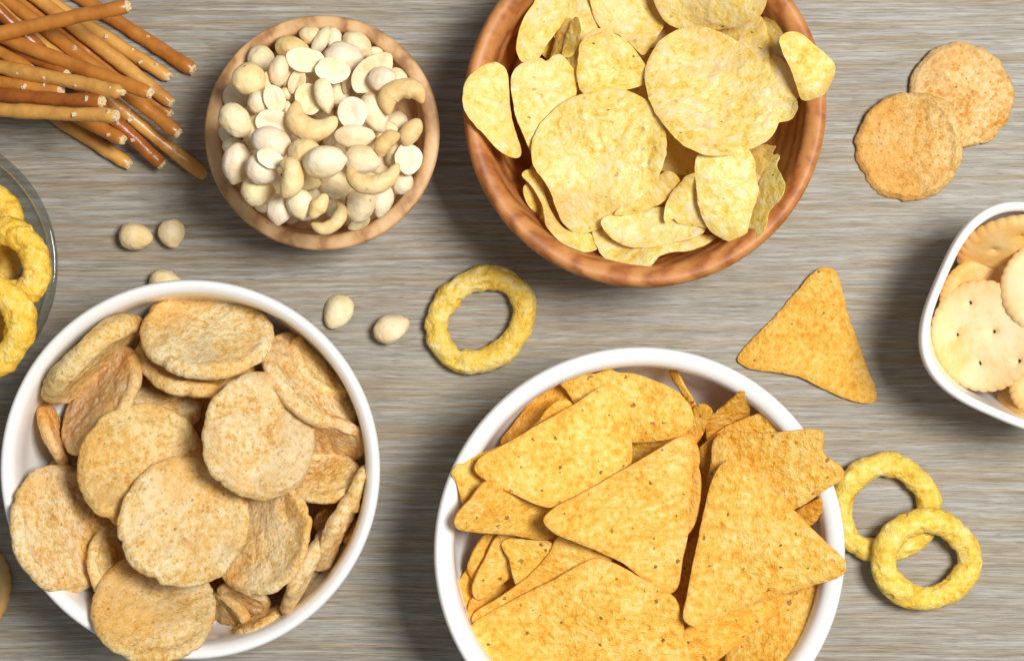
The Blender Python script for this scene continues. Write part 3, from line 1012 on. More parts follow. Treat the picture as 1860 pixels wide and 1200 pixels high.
# ------------------------------------------------------------------ round puffed chips in the left white bowl
G = "round puffed chips in the left white bowl"
def rc(cx, cy, R, ry, ang, side, label, orange=0.0, **k):
    c = jit()
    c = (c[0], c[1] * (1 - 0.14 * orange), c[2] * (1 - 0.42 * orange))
    return disc("round_chip", cx, cy, R, ry, ang, side, M['round'], label, "chip", G, color=c, **k)
FILL = "round tan puffed chip deep in the left white bowl, mostly hidden under others"
for (cx, cy, R, ry, an, sd) in ((250, 770, 105, 92, 20, 1), (430, 770, 105, 90, 80, -1), (340, 900, 110, 100, 130, 1), (220, 960, 100, 85, 60, 1), (450, 960, 105, 85, 100, -1),
                                (340, 1060, 100, 75, 0, 1), (560, 880, 100, 60, 85, -1), (510, 1060, 90, 50, 130, -1), (420, 680, 90, 60, 10, -1), (540, 770, 80, 60, 60, -1)):
    rc(cx, cy, R, max(ry, 0.86 * R), an, sd, FILL, 0.7, thick=0.0035, z=(0.026 if cx > 500 or cy > 1040 else 0.036) + 0.004 * (cx % 40) / 40)
rc(97, 788, 60, 9, 68, 1, "small round chip standing on edge against left wall of the white bowl", 0.5, pb=80, z=0.047)
rc(132, 858, 48, 28, 0, 1, "small chip fragment wedged between the left standing chip and the far left chip", 0.2, z=0.040)
rc(300, 735, 66, 52, 10, 1, "tan round chip peeking out below the stacked pair at the bowl's top", 0.3, z=0.047)
rc(212, 1025, 75, 48, 80, 1, "partly hidden round chip between the far left chip and the lower left chip", 0.5, z=0.046)
rc(168, 1085, 36, 22, 10, 1, "little chip edge showing below the far left round chip", 0.3, z=0.044)
rc(640, 962, 30, 9, -66, 1, "tiny chip sliver against the right inner wall of the left white bowl", 0.4, thick=0.003, pb=80, z=0.046)
rc(600, 938, 36, 12, -42, 1, "short orange chip sliver leaning beside the right standing chips", 0.9, thick=0.004, z=0.049)
rc(650, 890, 46, 6, -72, -1, "narrow chip on edge close to the right wall, above the standing pair", 0.3, thick=0.0036, z=0.057)
rc(617, 958, 88, 10, -64, -1, "long puffed chip standing on edge, nearer the right wall of the left bowl", 0.1, thick=0.0048, z=0.054)
rc(560, 1036, 88, 9, -62, -1, "long puffed chip standing on edge below the cupped chip with raised rim", 0.0, thick=0.0048, z=0.055)
rc(470, 1130, 52, 8, -33, 1, "lowest small chip on edge near the bottom wall of the left bowl", 0.4, thick=0.004, z=0.050)
rc(416, 1110, 48, 20, 42, -1, "short thick chip leaning near the bottom wall, left of the lowest one", 0.3, z=0.045)
rc(442, 1088, 52, 24, 20, -1, "curled chip tucked right under the cupped chip at the bottom", 0.3, z=0.048)
rc(206, 645, 40, 18, -50, 1, "small chip hidden behind the tall leaning chip at upper left", 0.2, z=0.040)
rc(168, 652, 112, 24, -42, -1, "thick puffed chip leaning on the upper left wall of the left bowl", 0.25, thick=0.0075, z=0.053)
rc(184, 728, 110, 44, -60, 1, "tall leaning chip showing its pale right edge, at upper left of the pile", 0.0, thick=0.0045, z=0.052)
rc(583, 668, 74, 32, 47, 1, "darker round chip against the upper right wall behind another", 0.4, z=0.042)
rc(566, 692, 114, 58, 47, 1, "long sloping round chip on the upper right side of the left bowl", 0.2, thick=0.0055, z=0.047)
rc(604, 797, 64, 36, 14, -1, "small oval chip by the right wall, under the sloping one", 0.3, z=0.050)
rc(588, 868, 66, 42, -6, 1, "round chip with a small burnt hole, near the right wall", 0.1, z=0.053)
rc(360, 652, 108, 66, 2, 1, "lower chip of the stacked pair at the top of the left bowl", 0.3, thick=0.0045, z=0.049)
rc(375, 606, 121, 76, 2, 1, "upper chip of the stacked pair, broad pale oval at the bowl's top", 0.0, thick=0.0058, z=0.057)
rc(255, 845, 116, 106, 140, 1, "orange tinged round chip left of centre in the left bowl", 0.6, thick=0.0036, z=0.062)
rc(480, 976, 108, 86, 105, -1, "cupped round chip with raised right rim, lower right of centre", 0.15, thick=0.003, dish=1.0, z=0.059)
rc(281, 1103, 113, 96, 5, 1, "wrinkled round chip hanging over the bottom rim of the left bowl", 0.15, thick=0.0034, pb=80, z=0.061)
rc(112, 962, 118, 86, 78, 1, "wrinkled round chip leaning on the left rim of the left bowl", 0.0, thick=0.005, pb=82, z=0.055)
rc(333, 949, 119, 117, 0, 1, "large flat round chip at the centre front of the left bowl", 0.0, thick=0.0036, bulge=0.0011, z=0.069)
rc(472, 791, 117, 103, 88, 1, "large pale round chip with a folded lower left edge, right of centre", 0.1, thick=0.0036, z=0.069)

# loose round chips on the table
G = "round puffed chips lying on the table"
disc("round_chip", 1746, 174, 102, 101, 0, 1, M['round'], "loose round chip on the table, the farther right one under its neighbour", "chip", G, face=False, thick=0.0034, color=(0.97, 0.88, 0.72))
disc("round_chip", 1651, 264, 105, 103, -135, 1, M['round'], "loose round chip on the table overlapping the other, with a double rim", "chip", G, face=False, thick=0.0040, bulge=0.0014, color=(0.94, 0.84, 0.62))

# ------------------------------------------------------------------ tortilla chips
G = "tortilla chips in the right white bowl"
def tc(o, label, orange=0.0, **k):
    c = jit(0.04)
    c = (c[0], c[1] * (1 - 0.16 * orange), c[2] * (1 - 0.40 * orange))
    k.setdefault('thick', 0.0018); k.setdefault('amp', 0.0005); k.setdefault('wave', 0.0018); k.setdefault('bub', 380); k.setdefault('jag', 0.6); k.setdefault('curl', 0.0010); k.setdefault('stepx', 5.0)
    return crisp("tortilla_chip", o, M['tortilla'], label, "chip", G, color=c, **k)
def tri(cx, cy, r, a):
    out = []
    for i in range(3):
        t = math.radians(a + 120 * i)
        for d in (-14, 0, 14):
            q = t + math.radians(d)
            rr = r * (1.0 if d == 0 else 0.90)
            out.append((cx + rr * math.cos(q), cy + rr * math.sin(q)))
    return out
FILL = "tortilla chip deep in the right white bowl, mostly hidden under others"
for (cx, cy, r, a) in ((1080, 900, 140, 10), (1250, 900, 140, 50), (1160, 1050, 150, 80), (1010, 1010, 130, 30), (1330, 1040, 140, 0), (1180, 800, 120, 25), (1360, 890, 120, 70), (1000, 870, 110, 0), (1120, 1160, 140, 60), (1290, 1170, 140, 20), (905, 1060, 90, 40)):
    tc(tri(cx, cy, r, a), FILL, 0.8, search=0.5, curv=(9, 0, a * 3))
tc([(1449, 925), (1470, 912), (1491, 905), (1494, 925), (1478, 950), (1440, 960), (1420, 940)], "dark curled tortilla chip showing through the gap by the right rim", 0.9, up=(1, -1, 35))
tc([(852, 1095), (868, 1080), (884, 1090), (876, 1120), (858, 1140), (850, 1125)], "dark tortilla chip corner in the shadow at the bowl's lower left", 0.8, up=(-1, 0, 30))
tc([(1284, 764), (1305, 745), (1330, 724), (1348, 709), (1360, 712), (1362, 735), (1361, 756), (1340, 790), (1310, 815), (1288, 810)], "upright tortilla chip by the upper right wall, its tip pointing up", 0.7, up=(-0.3, -1, 52), curv=(10, 0, 40))
tc([(1217, 671), (1222, 667), (1230, 676), (1244, 702), (1256, 722), (1264, 738), (1266, 760), (1254, 752), (1246, 728), (1232, 704), (1220, 684)], "thin tortilla chip seen edge on at the top of the right bowl", 0.2, up=(1, -0.45, 50), thick=0.0024)
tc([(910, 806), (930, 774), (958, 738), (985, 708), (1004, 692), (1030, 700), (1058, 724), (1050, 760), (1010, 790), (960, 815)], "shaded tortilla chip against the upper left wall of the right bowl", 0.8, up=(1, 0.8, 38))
tc([(955, 790), (975, 768), (995, 742), (1014, 727), (1030, 726), (1040, 735), (1045, 760), (1010, 790)], "tortilla chip corner peeking above the upper left triangle", 0.2, up=(-0.6, -1, 25))
tc([(820, 860), (830, 843), (848, 828), (880, 820), (920, 808), (950, 815), (940, 850), (900, 880), (870, 895), (842, 916), (834, 895), (828, 875)], "small tortilla chip resting on the left rim of the right bowl", 0.1, curv=(14, 0, 120), pb=80)
tc([(849, 1032), (856, 1010), (866, 990), (884, 968), (903, 966), (915, 985), (900, 1010), (878, 1035), (860, 1052)], "narrow tortilla chip standing by the left wall, leftmost of the small cluster", 0.1, up=(-1, -0.5, 38))
tc([(857, 1072), (862, 1050), (880, 1015), (903, 972), (925, 968), (945, 990), (945, 1030), (905, 1065), (876, 1090), (862, 1084)], "leaning tortilla chip beside the left wall, second in the small cluster", 0.1, up=(-0.7, -0.5, 28))
tc([(911, 988), (918, 978), (935, 977), (960, 980), (1000, 984), (1010, 1010), (975, 1040), (940, 1062), (931, 1045), (924, 1015)], "small triangular tip of a tortilla chip below the long left triangle", 0.2, up=(0, -1, 14))
tc([(1262, 738), (1272, 733), (1284, 735), (1294, 747), (1286, 762), (1278, 785), (1262, 808), (1240, 815), (1215, 800), (1225, 770), (1250, 760)], "folded tortilla chip edge right of the broad top chip", 0.3, up=(1, -0.3, 34), curv=(22, 0, 30))
tc([(1130, 790), (1180, 780), (1230, 780), (1262, 800), (1268, 850), (1230, 880), (1160, 900), (1130, 870)], "browner tortilla chip showing between the top chip and the centre triangle", 0.7)
tc([(1256, 848), (1266, 846), (1272, 862), (1273, 890), (1268, 930), (1256, 962), (1240, 975), (1232, 930), (1240, 880)], "tortilla chip edge along the right side of the centre triangle", 0.3, up=(1, 0, 30))
tc([(1270, 815), (1285, 800), (1310, 780), (1345, 763), (1388, 750), (1420, 768), (1450, 800), (1430, 850), (1370, 890), (1300, 915), (1272, 912), (1274, 860)], "tortilla chip behind the upper right triangle, its rounded top showing", 0.35)
tc([(1250, 985), (1272, 968), (1300, 985), (1300, 1060), (1262, 1120), (1242, 1118), (1215, 1090), (1225, 1030)], "tortilla chip sliver between the centre and right triangles", 0.3, search=0.2)
tc([(1400, 1085), (1460, 1062), (1528, 1032), (1524, 1060), (1512, 1085), (1495, 1112), (1468, 1154), (1425, 1200), (1370, 1240), (1320, 1230), (1330, 1160)], "broad bubbled tortilla chip against the lower right wall of the bowl", 0.25, up=(1, 0.5, 22), pb=85, curv=(-6, 0, 30), sink=0.009)
tc([(1240, 1150), (1290, 1115), (1350, 1092), (1400, 1080), (1418, 1076), (1424, 1088), (1408, 1115), (1372, 1142), (1336, 1173), (1290, 1205), (1250, 1210)], "tortilla chip with rounded tip under the big right triangle", 0.75, up=(-0.5, -1, 16))  # deeper orange tint stands in for shade under the big triangle
tc([(825, 946), (832, 930), (855, 905), (878, 876), (900, 874), (950, 890), (1010, 905), (1040, 930), (1025, 965), (992, 979), (930, 971), (862, 966), (832, 960)], "tortilla chip on the left side pointing at the left rim", 0.05)
tc([(857, 1128), (860, 1114), (905, 1085), (960, 1045), (997, 1005), (1014, 974), (1060, 975), (1110, 1000), (1100, 1040), (1000, 1070), (935, 1100), (872, 1132)], "long tortilla chip strip just above the big bottom triangle", 0.1, search=0.25)
tc([(851, 1150), (859, 1132), (930, 1090), (1010, 1050), (1078, 1014), (1110, 1020), (1180, 1058), (1225, 1085), (1238, 1120), (1252, 1180), (1272, 1235), (1265, 1262), (1180, 1266), (1050, 1250), (930, 1212), (878, 1188)], "largest tortilla chip, lying across the bottom of the right bowl", 0.05, search=0.25)
tc([(1013, 690), (1020, 679), (1060, 677), (1085, 678), (1107, 669), (1122, 676), (1150, 678), (1200, 695), (1236, 716), (1258, 748), (1259, 772), (1225, 794), (1180, 802), (1120, 800), (1070, 770), (1030, 712)], "broad rounded tortilla chip at the top of the right bowl", 0.0, curv=(5, -4, 20))
tc([(862, 852), (869, 833), (920, 805), (985, 766), (1040, 735), (1098, 700), (1124, 702), (1138, 735), (1146, 790), (1144, 848), (1098, 884), (1025, 914), (992, 921), (930, 896), (882, 872)], "big tortilla triangle at upper left pointing left", 0.0, search=0.25)
tc([(1296, 800), (1312, 786), (1400, 786), (1480, 779), (1497, 788), (1495, 820), (1528, 848), (1533, 864), (1500, 890), (1440, 926), (1390, 935), (1330, 915), (1285, 895), (1292, 840)], "tortilla chip jutting over the right rim with a notched corner", 0.05, search=0.25, pb=99.5)
tc([(987, 944), (1002, 925), (1060, 893), (1140, 848), (1200, 812), (1238, 793), (1253, 797), (1258, 830), (1253, 900), (1250, 965), (1240, 1015), (1228, 1070), (1208, 1078), (1130, 1022), (1050, 986), (1004, 966)], "tortilla triangle on top at the centre of the right bowl", 0.0, search=0.22, curv=(7, 0, 150))
tc([(1293, 872), (1308, 846), (1330, 834), (1350, 838), (1400, 884), (1450, 934), (1502, 986), (1536, 1021), (1529, 1044), (1470, 1064), (1380, 1092), (1300, 1122), (1258, 1137), (1242, 1122), (1250, 1070), (1266, 990), (1282, 915)], "big flat tortilla triangle on top at the right, its corner on the rim", 0.0, search=0.22, pb=99.7, sink=-0.003)
G = None
crisp("tortilla_chip", [(1338, 652), (1344, 640), (1400, 582), (1450, 525), (1482, 492), (1498, 486), (1516, 491), (1524, 508), (1540, 570), (1556, 615), (1572, 660), (1590, 708), (1590, 725), (1574, 733), (1500, 709), (1450, 684), (1400, 675), (1350, 665)],
      M['tortilla'], "single tortilla chip lying alone on the wooden table", "chip", None, thick=0.0022, amp=0.0005, wave=0.0012, search=0.1, color=(0.93, 0.90, 0.82), curv=(4, 0, 60))

# ------------------------------------------------------------------ potato chips
G = "potato chips in the large wooden bowl"
def pc(o, label, gold=0.0, **k):
    c = jit(0.03)
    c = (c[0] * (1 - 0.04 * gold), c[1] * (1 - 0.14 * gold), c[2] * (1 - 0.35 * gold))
    k.setdefault('thick', 0.0008); k.setdefault('amp', 0.0008); k.setdefault('wave', 0.0038); k.setdefault('bub', 190); k.setdefault('ridged', 0.3); k.setdefault('curl', 0.0032); k.setdefault('stepx', 5.0)
    return crisp("potato_chip", o, M['potato'], label, "chip", G, color=c, **k)
def oval(cx, cy, a, b, t=0):
    ca, sa = math.cos(math.radians(t)), math.sin(math.radians(t))
    return [(cx + a * math.cos(q) * ca - b * math.sin(q) * sa, cy + a * math.cos(q) * sa + b * math.sin(q) * ca) for q in np.linspace(0, 2 * math.pi, 14, endpoint=False)]
FILL = "potato chip deep in the large wooden bowl, mostly hidden under others"
for (cx, cy, a, b, t) in ((1100, 120, 110, 95, 20), (1270, 100, 115, 90, 80), (1180, 260, 120, 100, 0), (1060, 300, 90, 70, 60), (1310, 290, 95, 80, 110), (1050, 60, 80, 70, 0), (1330, 170, 90, 70, 20), (1170, 20, 100, 70, 0), (1200, 370, 100, 55, 5), (1080, 190, 90, 80, 30)):
    pc(oval(cx, cy, a, b, t), FILL, 0.9, search=0.5, curv=(14, -8, t))  # strong gold tint paints the warm shade of the gaps
for (ov, gold, lab) in ((oval(1045, 25, 48, 60, 20), 0.2, "small potato chip at the top left between the greenish and the wrinkled one"),
                        (oval(1020, 175, 70, 62, 60), 0.6, "golden potato chip under the left part of the big left round chip"),
                        (oval(1160, 140, 62, 55, 10), 0.6, "golden potato chip in the gap left of the biggest round chip"),
                        (oval(1225, 320, 80, 58, 30), 0.5, "golden potato chip in the gap below the two biggest round chips"),
                        (oval(1340, 320, 60, 66, 70), 0.5, "golden potato chip behind the pale oval one at front right"),
                        (oval(1010, 345, 62, 52, 60), 0.6, "golden potato chip beneath the big left chip near the left wall"),
                        (oval(1150, 415, 90, 40, 0), 0.4, "potato chip low in the front of the pile under the folded one"),
                        (oval(1390, 120, 40, 62, 0), 0.3, "potato chip edge behind the biggest round chip at its right")):
    pc(ov, lab, gold, search=0.4, curv=(12, -6, 40))
pc([(952, 338), (968, 335), (985, 350), (1000, 375), (990, 398), (968, 384), (954, 362)], "small potato chip piece tucked behind the curled chip at lower left", 0.5, up=(-1, 0, 30))
pc([(948, 318), (954, 310), (966, 309), (982, 317), (989, 350), (1004, 390), (1030, 418), (1074, 425), (1092, 440), (1086, 454), (1066, 459), (1038, 453), (1010, 433), (991, 408), (984, 372), (964, 336)], "curled potato chip with twisted edge at the lower left of the pile", 0.1, up=(-0.8, 0.6, 40), curv=(18, 0, 50))
pc([(1076, 421), (1092, 410), (1140, 420), (1200, 430), (1270, 427), (1300, 430), (1290, 440), (1252, 456), (1218, 458), (1198, 466), (1182, 484), (1152, 490), (1120, 483), (1095, 467)], "lowest potato chip with wavy edge near the front rim of the big bowl", 0.0, up=(0, 1, 24), curv=(-10, 0, 0), pb=85)
pc([(1093, 402), (1118, 387), (1160, 378), (1220, 378), (1290, 400), (1284, 414), (1274, 426), (1222, 441), (1177, 451), (1132, 446), (1106, 428)], "folded potato chip lying just above the lowest one", 0.1, up=(0.2, 1, 15), curv=(-12, 6, 10))
pc([(1355, 280), (1375, 268), (1395, 262), (1409, 264), (1402, 282), (1414, 284), (1402, 306), (1388, 330), (1372, 345), (1350, 330)], "jagged broken potato chip stub near the right wall", 0.5, up=(1, -0.4, 40), jag=2.5)
pc([(1345, 442), (1352, 415), (1360, 385), (1372, 345), (1392, 305), (1410, 280), (1417, 284), (1411, 299), (1426, 335), (1419, 359), (1398, 382), (1391, 414), (1374, 434)], "curved potato chip standing along the lower right inside wall", 0.1, up=(1, 0.1, 48), curv=(24, 0, 0), pb=85)
pc([(1383, 32), (1396, 28), (1405, 30), (1412, 42), (1424, 60), (1430, 95), (1425, 130), (1400, 140), (1385, 90)], "greenish potato chip edge against the upper right wall", 0.5, up=(1, 0, 38))
pc([(1392, 95), (1412, 103), (1432, 117), (1452, 134), (1456, 160), (1447, 180), (1418, 185), (1395, 160)], "small bubbled potato chip between the round chip and the chip on the rim", 0.1, up=(1, -0.3, 18))
pc([(1380, 180), (1420, 178), (1445, 178), (1451, 192), (1441, 213), (1424, 221), (1395, 222), (1370, 205)], "potato chip tip poking out right below the chip on the rim", 0.1, up=(1, 0, 12))
pc([(1000, 105), (1006, 85), (1012, 60), (1022, 40), (1036, 32), (1052, 60), (1058, 100), (1048, 150), (1020, 160), (1004, 140)], "deep golden potato chip between the upper left chips", 0.9, up=(1, 0, 42))
pc([(1022, 102), (1024, 85), (1032, 58), (1040, 36), (1048, 30), (1056, 50), (1054, 75), (1046, 92), (1034, 105)], "thin potato chip standing on edge between the upper left chips", 0.2, up=(1, -0.2, 46))
pc([(985, -35), (968, 5), (953, 28), (941, 60), (938, 90), (948, 112), (972, 112), (992, 84), (1018, 48), (1034, 10), (1040, -30)], "greenish bubbled potato chip at the top left inside the big bowl", 0.1, up=(-1, -0.2, 24), curv=(10, 0, 0))
pc([(1280, 40), (1330, 30), (1380, 28), (1394, 60), (1399, 112), (1396, 150), (1340, 150), (1270, 100), (1230, 60)], "pale potato chip tucked behind the big round chip, upper right", 0.0)
pc([(1055, 78), (1066, 62), (1084, 52), (1110, 58), (1140, 76), (1160, 100), (1175, 130), (1172, 150), (1130, 166), (1088, 172), (1060, 170), (1048, 140), (1052, 105)], "shiny potato chip with a brown spot at the upper centre", 0.35, up=(-0.3, -1, 14), curv=(14, -8, 30))
pc([(840, 176), (845, 148), (864, 127), (890, 114), (902, 114), (914, 121), (922, 136), (925, 165), (928, 200), (936, 238), (947, 276), (944, 286), (925, 285), (905, 272), (886, 252), (860, 226), (845, 202)], "potato chip resting on the left rim of the big bowl", 0.0, up=(-1, 0.1, 26), curv=(-18, 0, 10), pb=98.5)
pc([(927, 150), (937, 125), (964, 108), (981, 105), (993, 112), (1004, 102), (1016, 99), (1031, 110), (1043, 130), (1048, 156), (1046, 185), (1060, 230), (1050, 300), (1010, 330), (980, 318), (958, 262), (938, 215)], "big potato chip with a heart shaped notched top, left side", 0.15, up=(-0.6, -0.2, 18), curv=(-12, 6, 0))
pc([(1072, -40), (1072, 5), (1078, 32), (1094, 54), (1122, 62), (1150, 84), (1168, 100), (1182, 84), (1206, 48), (1230, 10), (1225, -40), (1150, -60)], "large potato chip with wrinkles at the top centre", 0.1, curv=(10, -4, 0))
pc([(1190, -40), (1193, 15), (1214, 44), (1250, 54), (1300, 54), (1350, 46), (1380, 30), (1393, 4), (1394, -35), (1300, -62)], "large potato chip cut off by the top edge, right of the wrinkled one", 0.05, curv=(8, 3, 0))
pc([(1416, 72), (1424, 62), (1438, 57), (1453, 60), (1476, 80), (1498, 98), (1514, 114), (1518, 126), (1512, 148), (1500, 170), (1476, 181), (1456, 181), (1446, 156), (1432, 118), (1420, 90)], "blistered potato chip hanging over the right rim of the big bowl", 0.55, up=(0.5, -1, 8), curv=(14, 4, 40), pb=99, amp=0.0010)
pc([(1195, 235), (1230, 240), (1262, 262), (1290, 290), (1285, 320), (1262, 322), (1246, 318), (1228, 319), (1205, 312), (1180, 290)], "potato chip between the two big round chips, its front edge showing", 0.1)
pc([(1115, 390), (1140, 365), (1180, 335), (1212, 310), (1231, 320), (1236, 330), (1222, 350), (1190, 376), (1150, 388)], "browned potato chip under the front of the big left round chip", 0.6, up=(-0.4, -1, 12))
pc([(1264, 316), (1250, 318), (1236, 333), (1216, 359), (1205, 386), (1211, 404), (1222, 398), (1232, 405), (1255, 410), (1290, 412), (1300, 370), (1285, 325)], "broken potato chip with jagged lower edge, left of the oval one", 0.1, up=(0.5, -0.6, 24), curv=(26, 0, 120), jag=1.8)
pc([(1266, 284), (1300, 268), (1350, 266), (1366, 282), (1374, 318), (1377, 346), (1366, 386), (1356, 426), (1340, 440), (1319, 437), (1290, 418), (1272, 384), (1264, 337)], "pale oval potato chip at the front right of the pile", 0.0, up=(-0.2, -1, 14), curv=(-8, 0, 0))
pc([(968, 300), (966, 264), (984, 222), (1025, 186), (1075, 166), (1130, 163), (1172, 180), (1200, 214), (1212, 262), (1205, 302), (1180, 345), (1140, 374), (1106, 394), (1086, 417), (1050, 423), (1026, 410), (1014, 388), (1000, 352), (982, 322)], "big round potato chip with a diagonal crease on top, left of centre", 0.05, search=0.2, curv=(6, -6, 45), crease=(1012, 400, 1120, 245, 0.16))
pc([(1170, 142), (1178, 105), (1200, 74), (1230, 56), (1280, 51), (1330, 70), (1376, 104), (1404, 145), (1417, 190), (1412, 230), (1394, 256), (1355, 274), (1310, 284), (1270, 278), (1228, 252), (1190, 206)], "biggest round potato chip on top, right of centre", 0.0, search=0.2, curv=(7, 5, 20))

# ------------------------------------------------------------------ nuts in the small wooden bowl
G = "nuts in the small wooden bowl"
def nz(x, y):
    return 360 + x / 2.667, 20 + y / 2.667
FILLN = "blanched peanut deep in the small wooden bowl, mostly hidden under others"
for n_, rmax in ((44, 148),):
    for i in range(n_):
        a = i * 2.399963 + n_
        r = rmax * math.sqrt((i + 0.5) / n_)
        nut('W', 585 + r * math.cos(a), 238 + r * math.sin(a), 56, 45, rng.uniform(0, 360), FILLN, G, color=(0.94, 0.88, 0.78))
NUTS = [  # kind, zoom x, y, length, width, angle, tone, label
 ('W', 307, 240, 132, 122, 20, 0, "round pale peanut at the upper left of the nut bowl, next to the rim"),
 ('W', 545, 118, 112, 80, 15, 0, "pale peanut at the very top of the nut bowl"),
 ('W', 655, 138, 118, 84, 80, 0, "upright peanut near the top rim of the nut bowl"),
 ('D', 862, 205, 78, 56, 20, 0, "small peanut end near the upper right rim of the nut bowl"),
 ('D', 965, 322, 100, 74, 30, 0, "peanut half tucked behind the big flat half, upper right"),
 ('W', 195, 425, 150, 128, 50, 0, "peanut with a dent at the left, below the seamed golden one"),
 ('D', 132, 600, 92, 58, 75, 0, "small narrow peanut piece at the far left wall of the nut bowl"),
 ('W', 175, 660, 110, 80, 10, 0, "peanut half hidden above the large lower left one"),
 ('W', 310, 945, 76, 60, 30, 0, "small peanut edge at the lower left wall of the nut bowl"),
 ('D', 335, 345, 92, 38, 85, 0, "narrow peanut sliver right of the seamed golden peanut"),
 ('W', 440, 315, 104, 66, 110, 0, "peanut partly hidden beneath the flat half at upper centre"),
 ('W', 425, 400, 56, 44, 60, 0, "tiny peanut tip left of the central cashew"),
 ('W', 548, 330, 86, 76, 100, 0, "peanut with a dark dot under the upper centre halves"),
 ('W', 680, 400, 112, 92, 130, 0, "shaded peanut above the flat half right of centre"),
 ('D', 718, 355, 84, 44, 100, 0, "peanut splinter left of the big flat half at upper right"),
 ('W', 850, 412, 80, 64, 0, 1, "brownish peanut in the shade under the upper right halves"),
 ('D', 430, 470, 66, 44, 80, 0, "peanut chip at the left end of the central cashew"),
 ('W', 465, 632, 96, 88, 30, 0, "peanut in the shadow under the central cashew"),
 ('D', 640, 622, 84, 72, 120, 0, "peanut half standing under the right end of the central cashew"),
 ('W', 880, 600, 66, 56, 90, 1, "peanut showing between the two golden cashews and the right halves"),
 ('W', 930, 570, 74, 60, 20, 0, "peanut sunk beneath the hooked cashew on the right"),
 ('W', 990, 835, 108, 88, 130, 0, "pale peanut at the lower right wall, below the square half"),
 ('W', 240, 790, 84, 70, 60, 1, "shaded peanut behind the large lower left one"),
 ('W', 450, 1005, 74, 54, 0, 0, "peanut end showing at the bottom between two round ones"),
 ('D', 685, 690, 96, 62, 70, 0, "peanut half behind the big oval peanut below centre"),
 ('W', 560, 880, 110, 70, 145, 0, "slim peanut half hidden beside the bottom cashew"),
 ('W', 275, 585, 150, 112, 100, 0, "peanut left of the central cashew, under the split half"),
 ('W', 670, 830, 158, 142, 40, 0, "heart shaped peanut pair below centre of the nut bowl"),
 ('W', 890, 912, 152, 102, 100, 0, "tall peanut with a brown spot near the lower right wall"),
 ('D', 780, 1022, 112, 64, 150, 0, "thin peanut half at the bottom rim, below the oval one"),
 ('W', 300, 447, 114, 108, 60, 0, "round peanut in the left part, beside the cracked half"),
 ('W', 390, 292, 142, 82, 100, 0, "upright slim peanut at the upper left of centre"),
 ('W', 770, 165, 148, 108, 35, 0, "peanut with an exposed tip at the upper right"),
 ('W', 180, 530, 166, 122, 55, 0, "slanted peanut with a small scar, at the left wall"),
 ('W', 185, 738, 178, 126, 100, 0, "large freckled peanut at the lower left of the nut bowl"),
 ('W', 290, 873, 150, 128, 10, 0, "plump peanut at the lower left, under the hooked cashew"),
 ('W', 395, 960, 136, 106, 100, 0, "upright plump peanut at the bottom left of the bowl"),
 ('W', 495, 936, 132, 114, 80, 0, "round peanut at the bottom, touching the cashew's knob"),
 ('W', 785, 942, 156, 118, 110, 0, "oval peanut near the bottom, right of the bottom cashew"),
 ('W', 305, 766, 146, 126, 30, 0, "peanut under the white flat half at the lower left"),
 ('H', 478, 345, 118, 74, 120, 0, "slim cupped half peanut above the central cashew"),
 ('W', 455, 180, 162, 106, 12, 1, "golden yellow peanut at the top left of the bowl"),
 ('D', 592, 152, 160, 66, 118, 0, "long narrow peanut half leaning at the top"),
 ('W', 245, 330, 152, 136, 40, 1, "golden seamed peanut at the left of the nut bowl"),
 ('W', 700, 228, 176, 132, 0, 0, "broad pale peanut at upper centre"),
 ('H', 520, 238, 172, 108, 5, 0, "flat faced half peanut at upper centre left"),
 ('H', 655, 288, 158, 114, 5, 0, "flat oval half peanut with a pale inner face, upper centre"),
 ('H', 842, 300, 232, 126, -42, 0, "long flat half peanut with white face at the upper right"),
 ('D', 890, 328, 126, 106, -10, 0, "round peanut half lying on the long flat one"),
 ('H', 372, 430, 132, 92, 75, 0, "cracked half peanut left of the central cashew"),
 ('H', 535, 428, 152, 112, 75, 0, "hollow half peanut just above the central cashew"),
 ('D', 612, 408, 158, 80, 78, 0, "slender half peanut standing above the central cashew's right arm"),
 ('W', 850, 495, 184, 122, 65, 0, "long peanut right of centre, beside the flat half"),
 ('H', 748, 495, 146, 122, 70, 0, "flat half peanut with white face right of the central cashew"),
 ('D', 760, 608, 182, 92, 0, 0, "pointed peanut half lying level right of centre"),
 ('H', 375, 552, 176, 118, 20, 0, "split half peanut with a notch, left of the central cashew"),
 ('W', 355, 636, 180, 124, 20, 0, "smooth oval peanut left below the central cashew"),
 ('W', 795, 720, 166, 122, 10, 0, "peanut cradled in the wide right cashew"),
 ('H', 1020, 716, 142, 118, 80, 0, "squarish half peanut at the right wall of the nut bowl"),
 ('D', 540, 834, 98, 62, 0, 1, "small golden peanut piece at lower centre"),
 ('W', 520, 705, 164, 140, 80, 1, "golden peanut with a tiny worm hole below the central cashew"),
 ('W', 612, 730, 188, 132, -5, 0, "big oval peanut lying level below centre"),
]
def put_nut(row):
    k, x, y, L, W, a, tone, lab = row
    px, py = nz(x, y)
    c = (1, 1, 1)
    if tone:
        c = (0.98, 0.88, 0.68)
    j = jit(0.05)
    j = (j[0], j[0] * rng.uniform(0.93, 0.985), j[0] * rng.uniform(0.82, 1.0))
    return nut(k, px, py, L / 2.667 * 1.04, W / 2.667 * 1.08, a, lab, G, color=tuple(p * q for p, q in zip(c, j)))
for row in NUTS:
    put_nut(row)
def ca(pts, r, label, **k):
    return cashew([nz(*p) for p in pts], r / 2.667, label, G, **k)
ca([(1072, 525), (1050, 560), (1020, 600), (1000, 650)], 50, "golden cashew half at the right wall of the nut bowl", color=(0.96, 0.88, 0.74))
ca([(975, 600), (925, 620), (895, 655), (890, 705)], 40, "browner hooked cashew piece on the right side", color=(0.92, 0.78, 0.60))
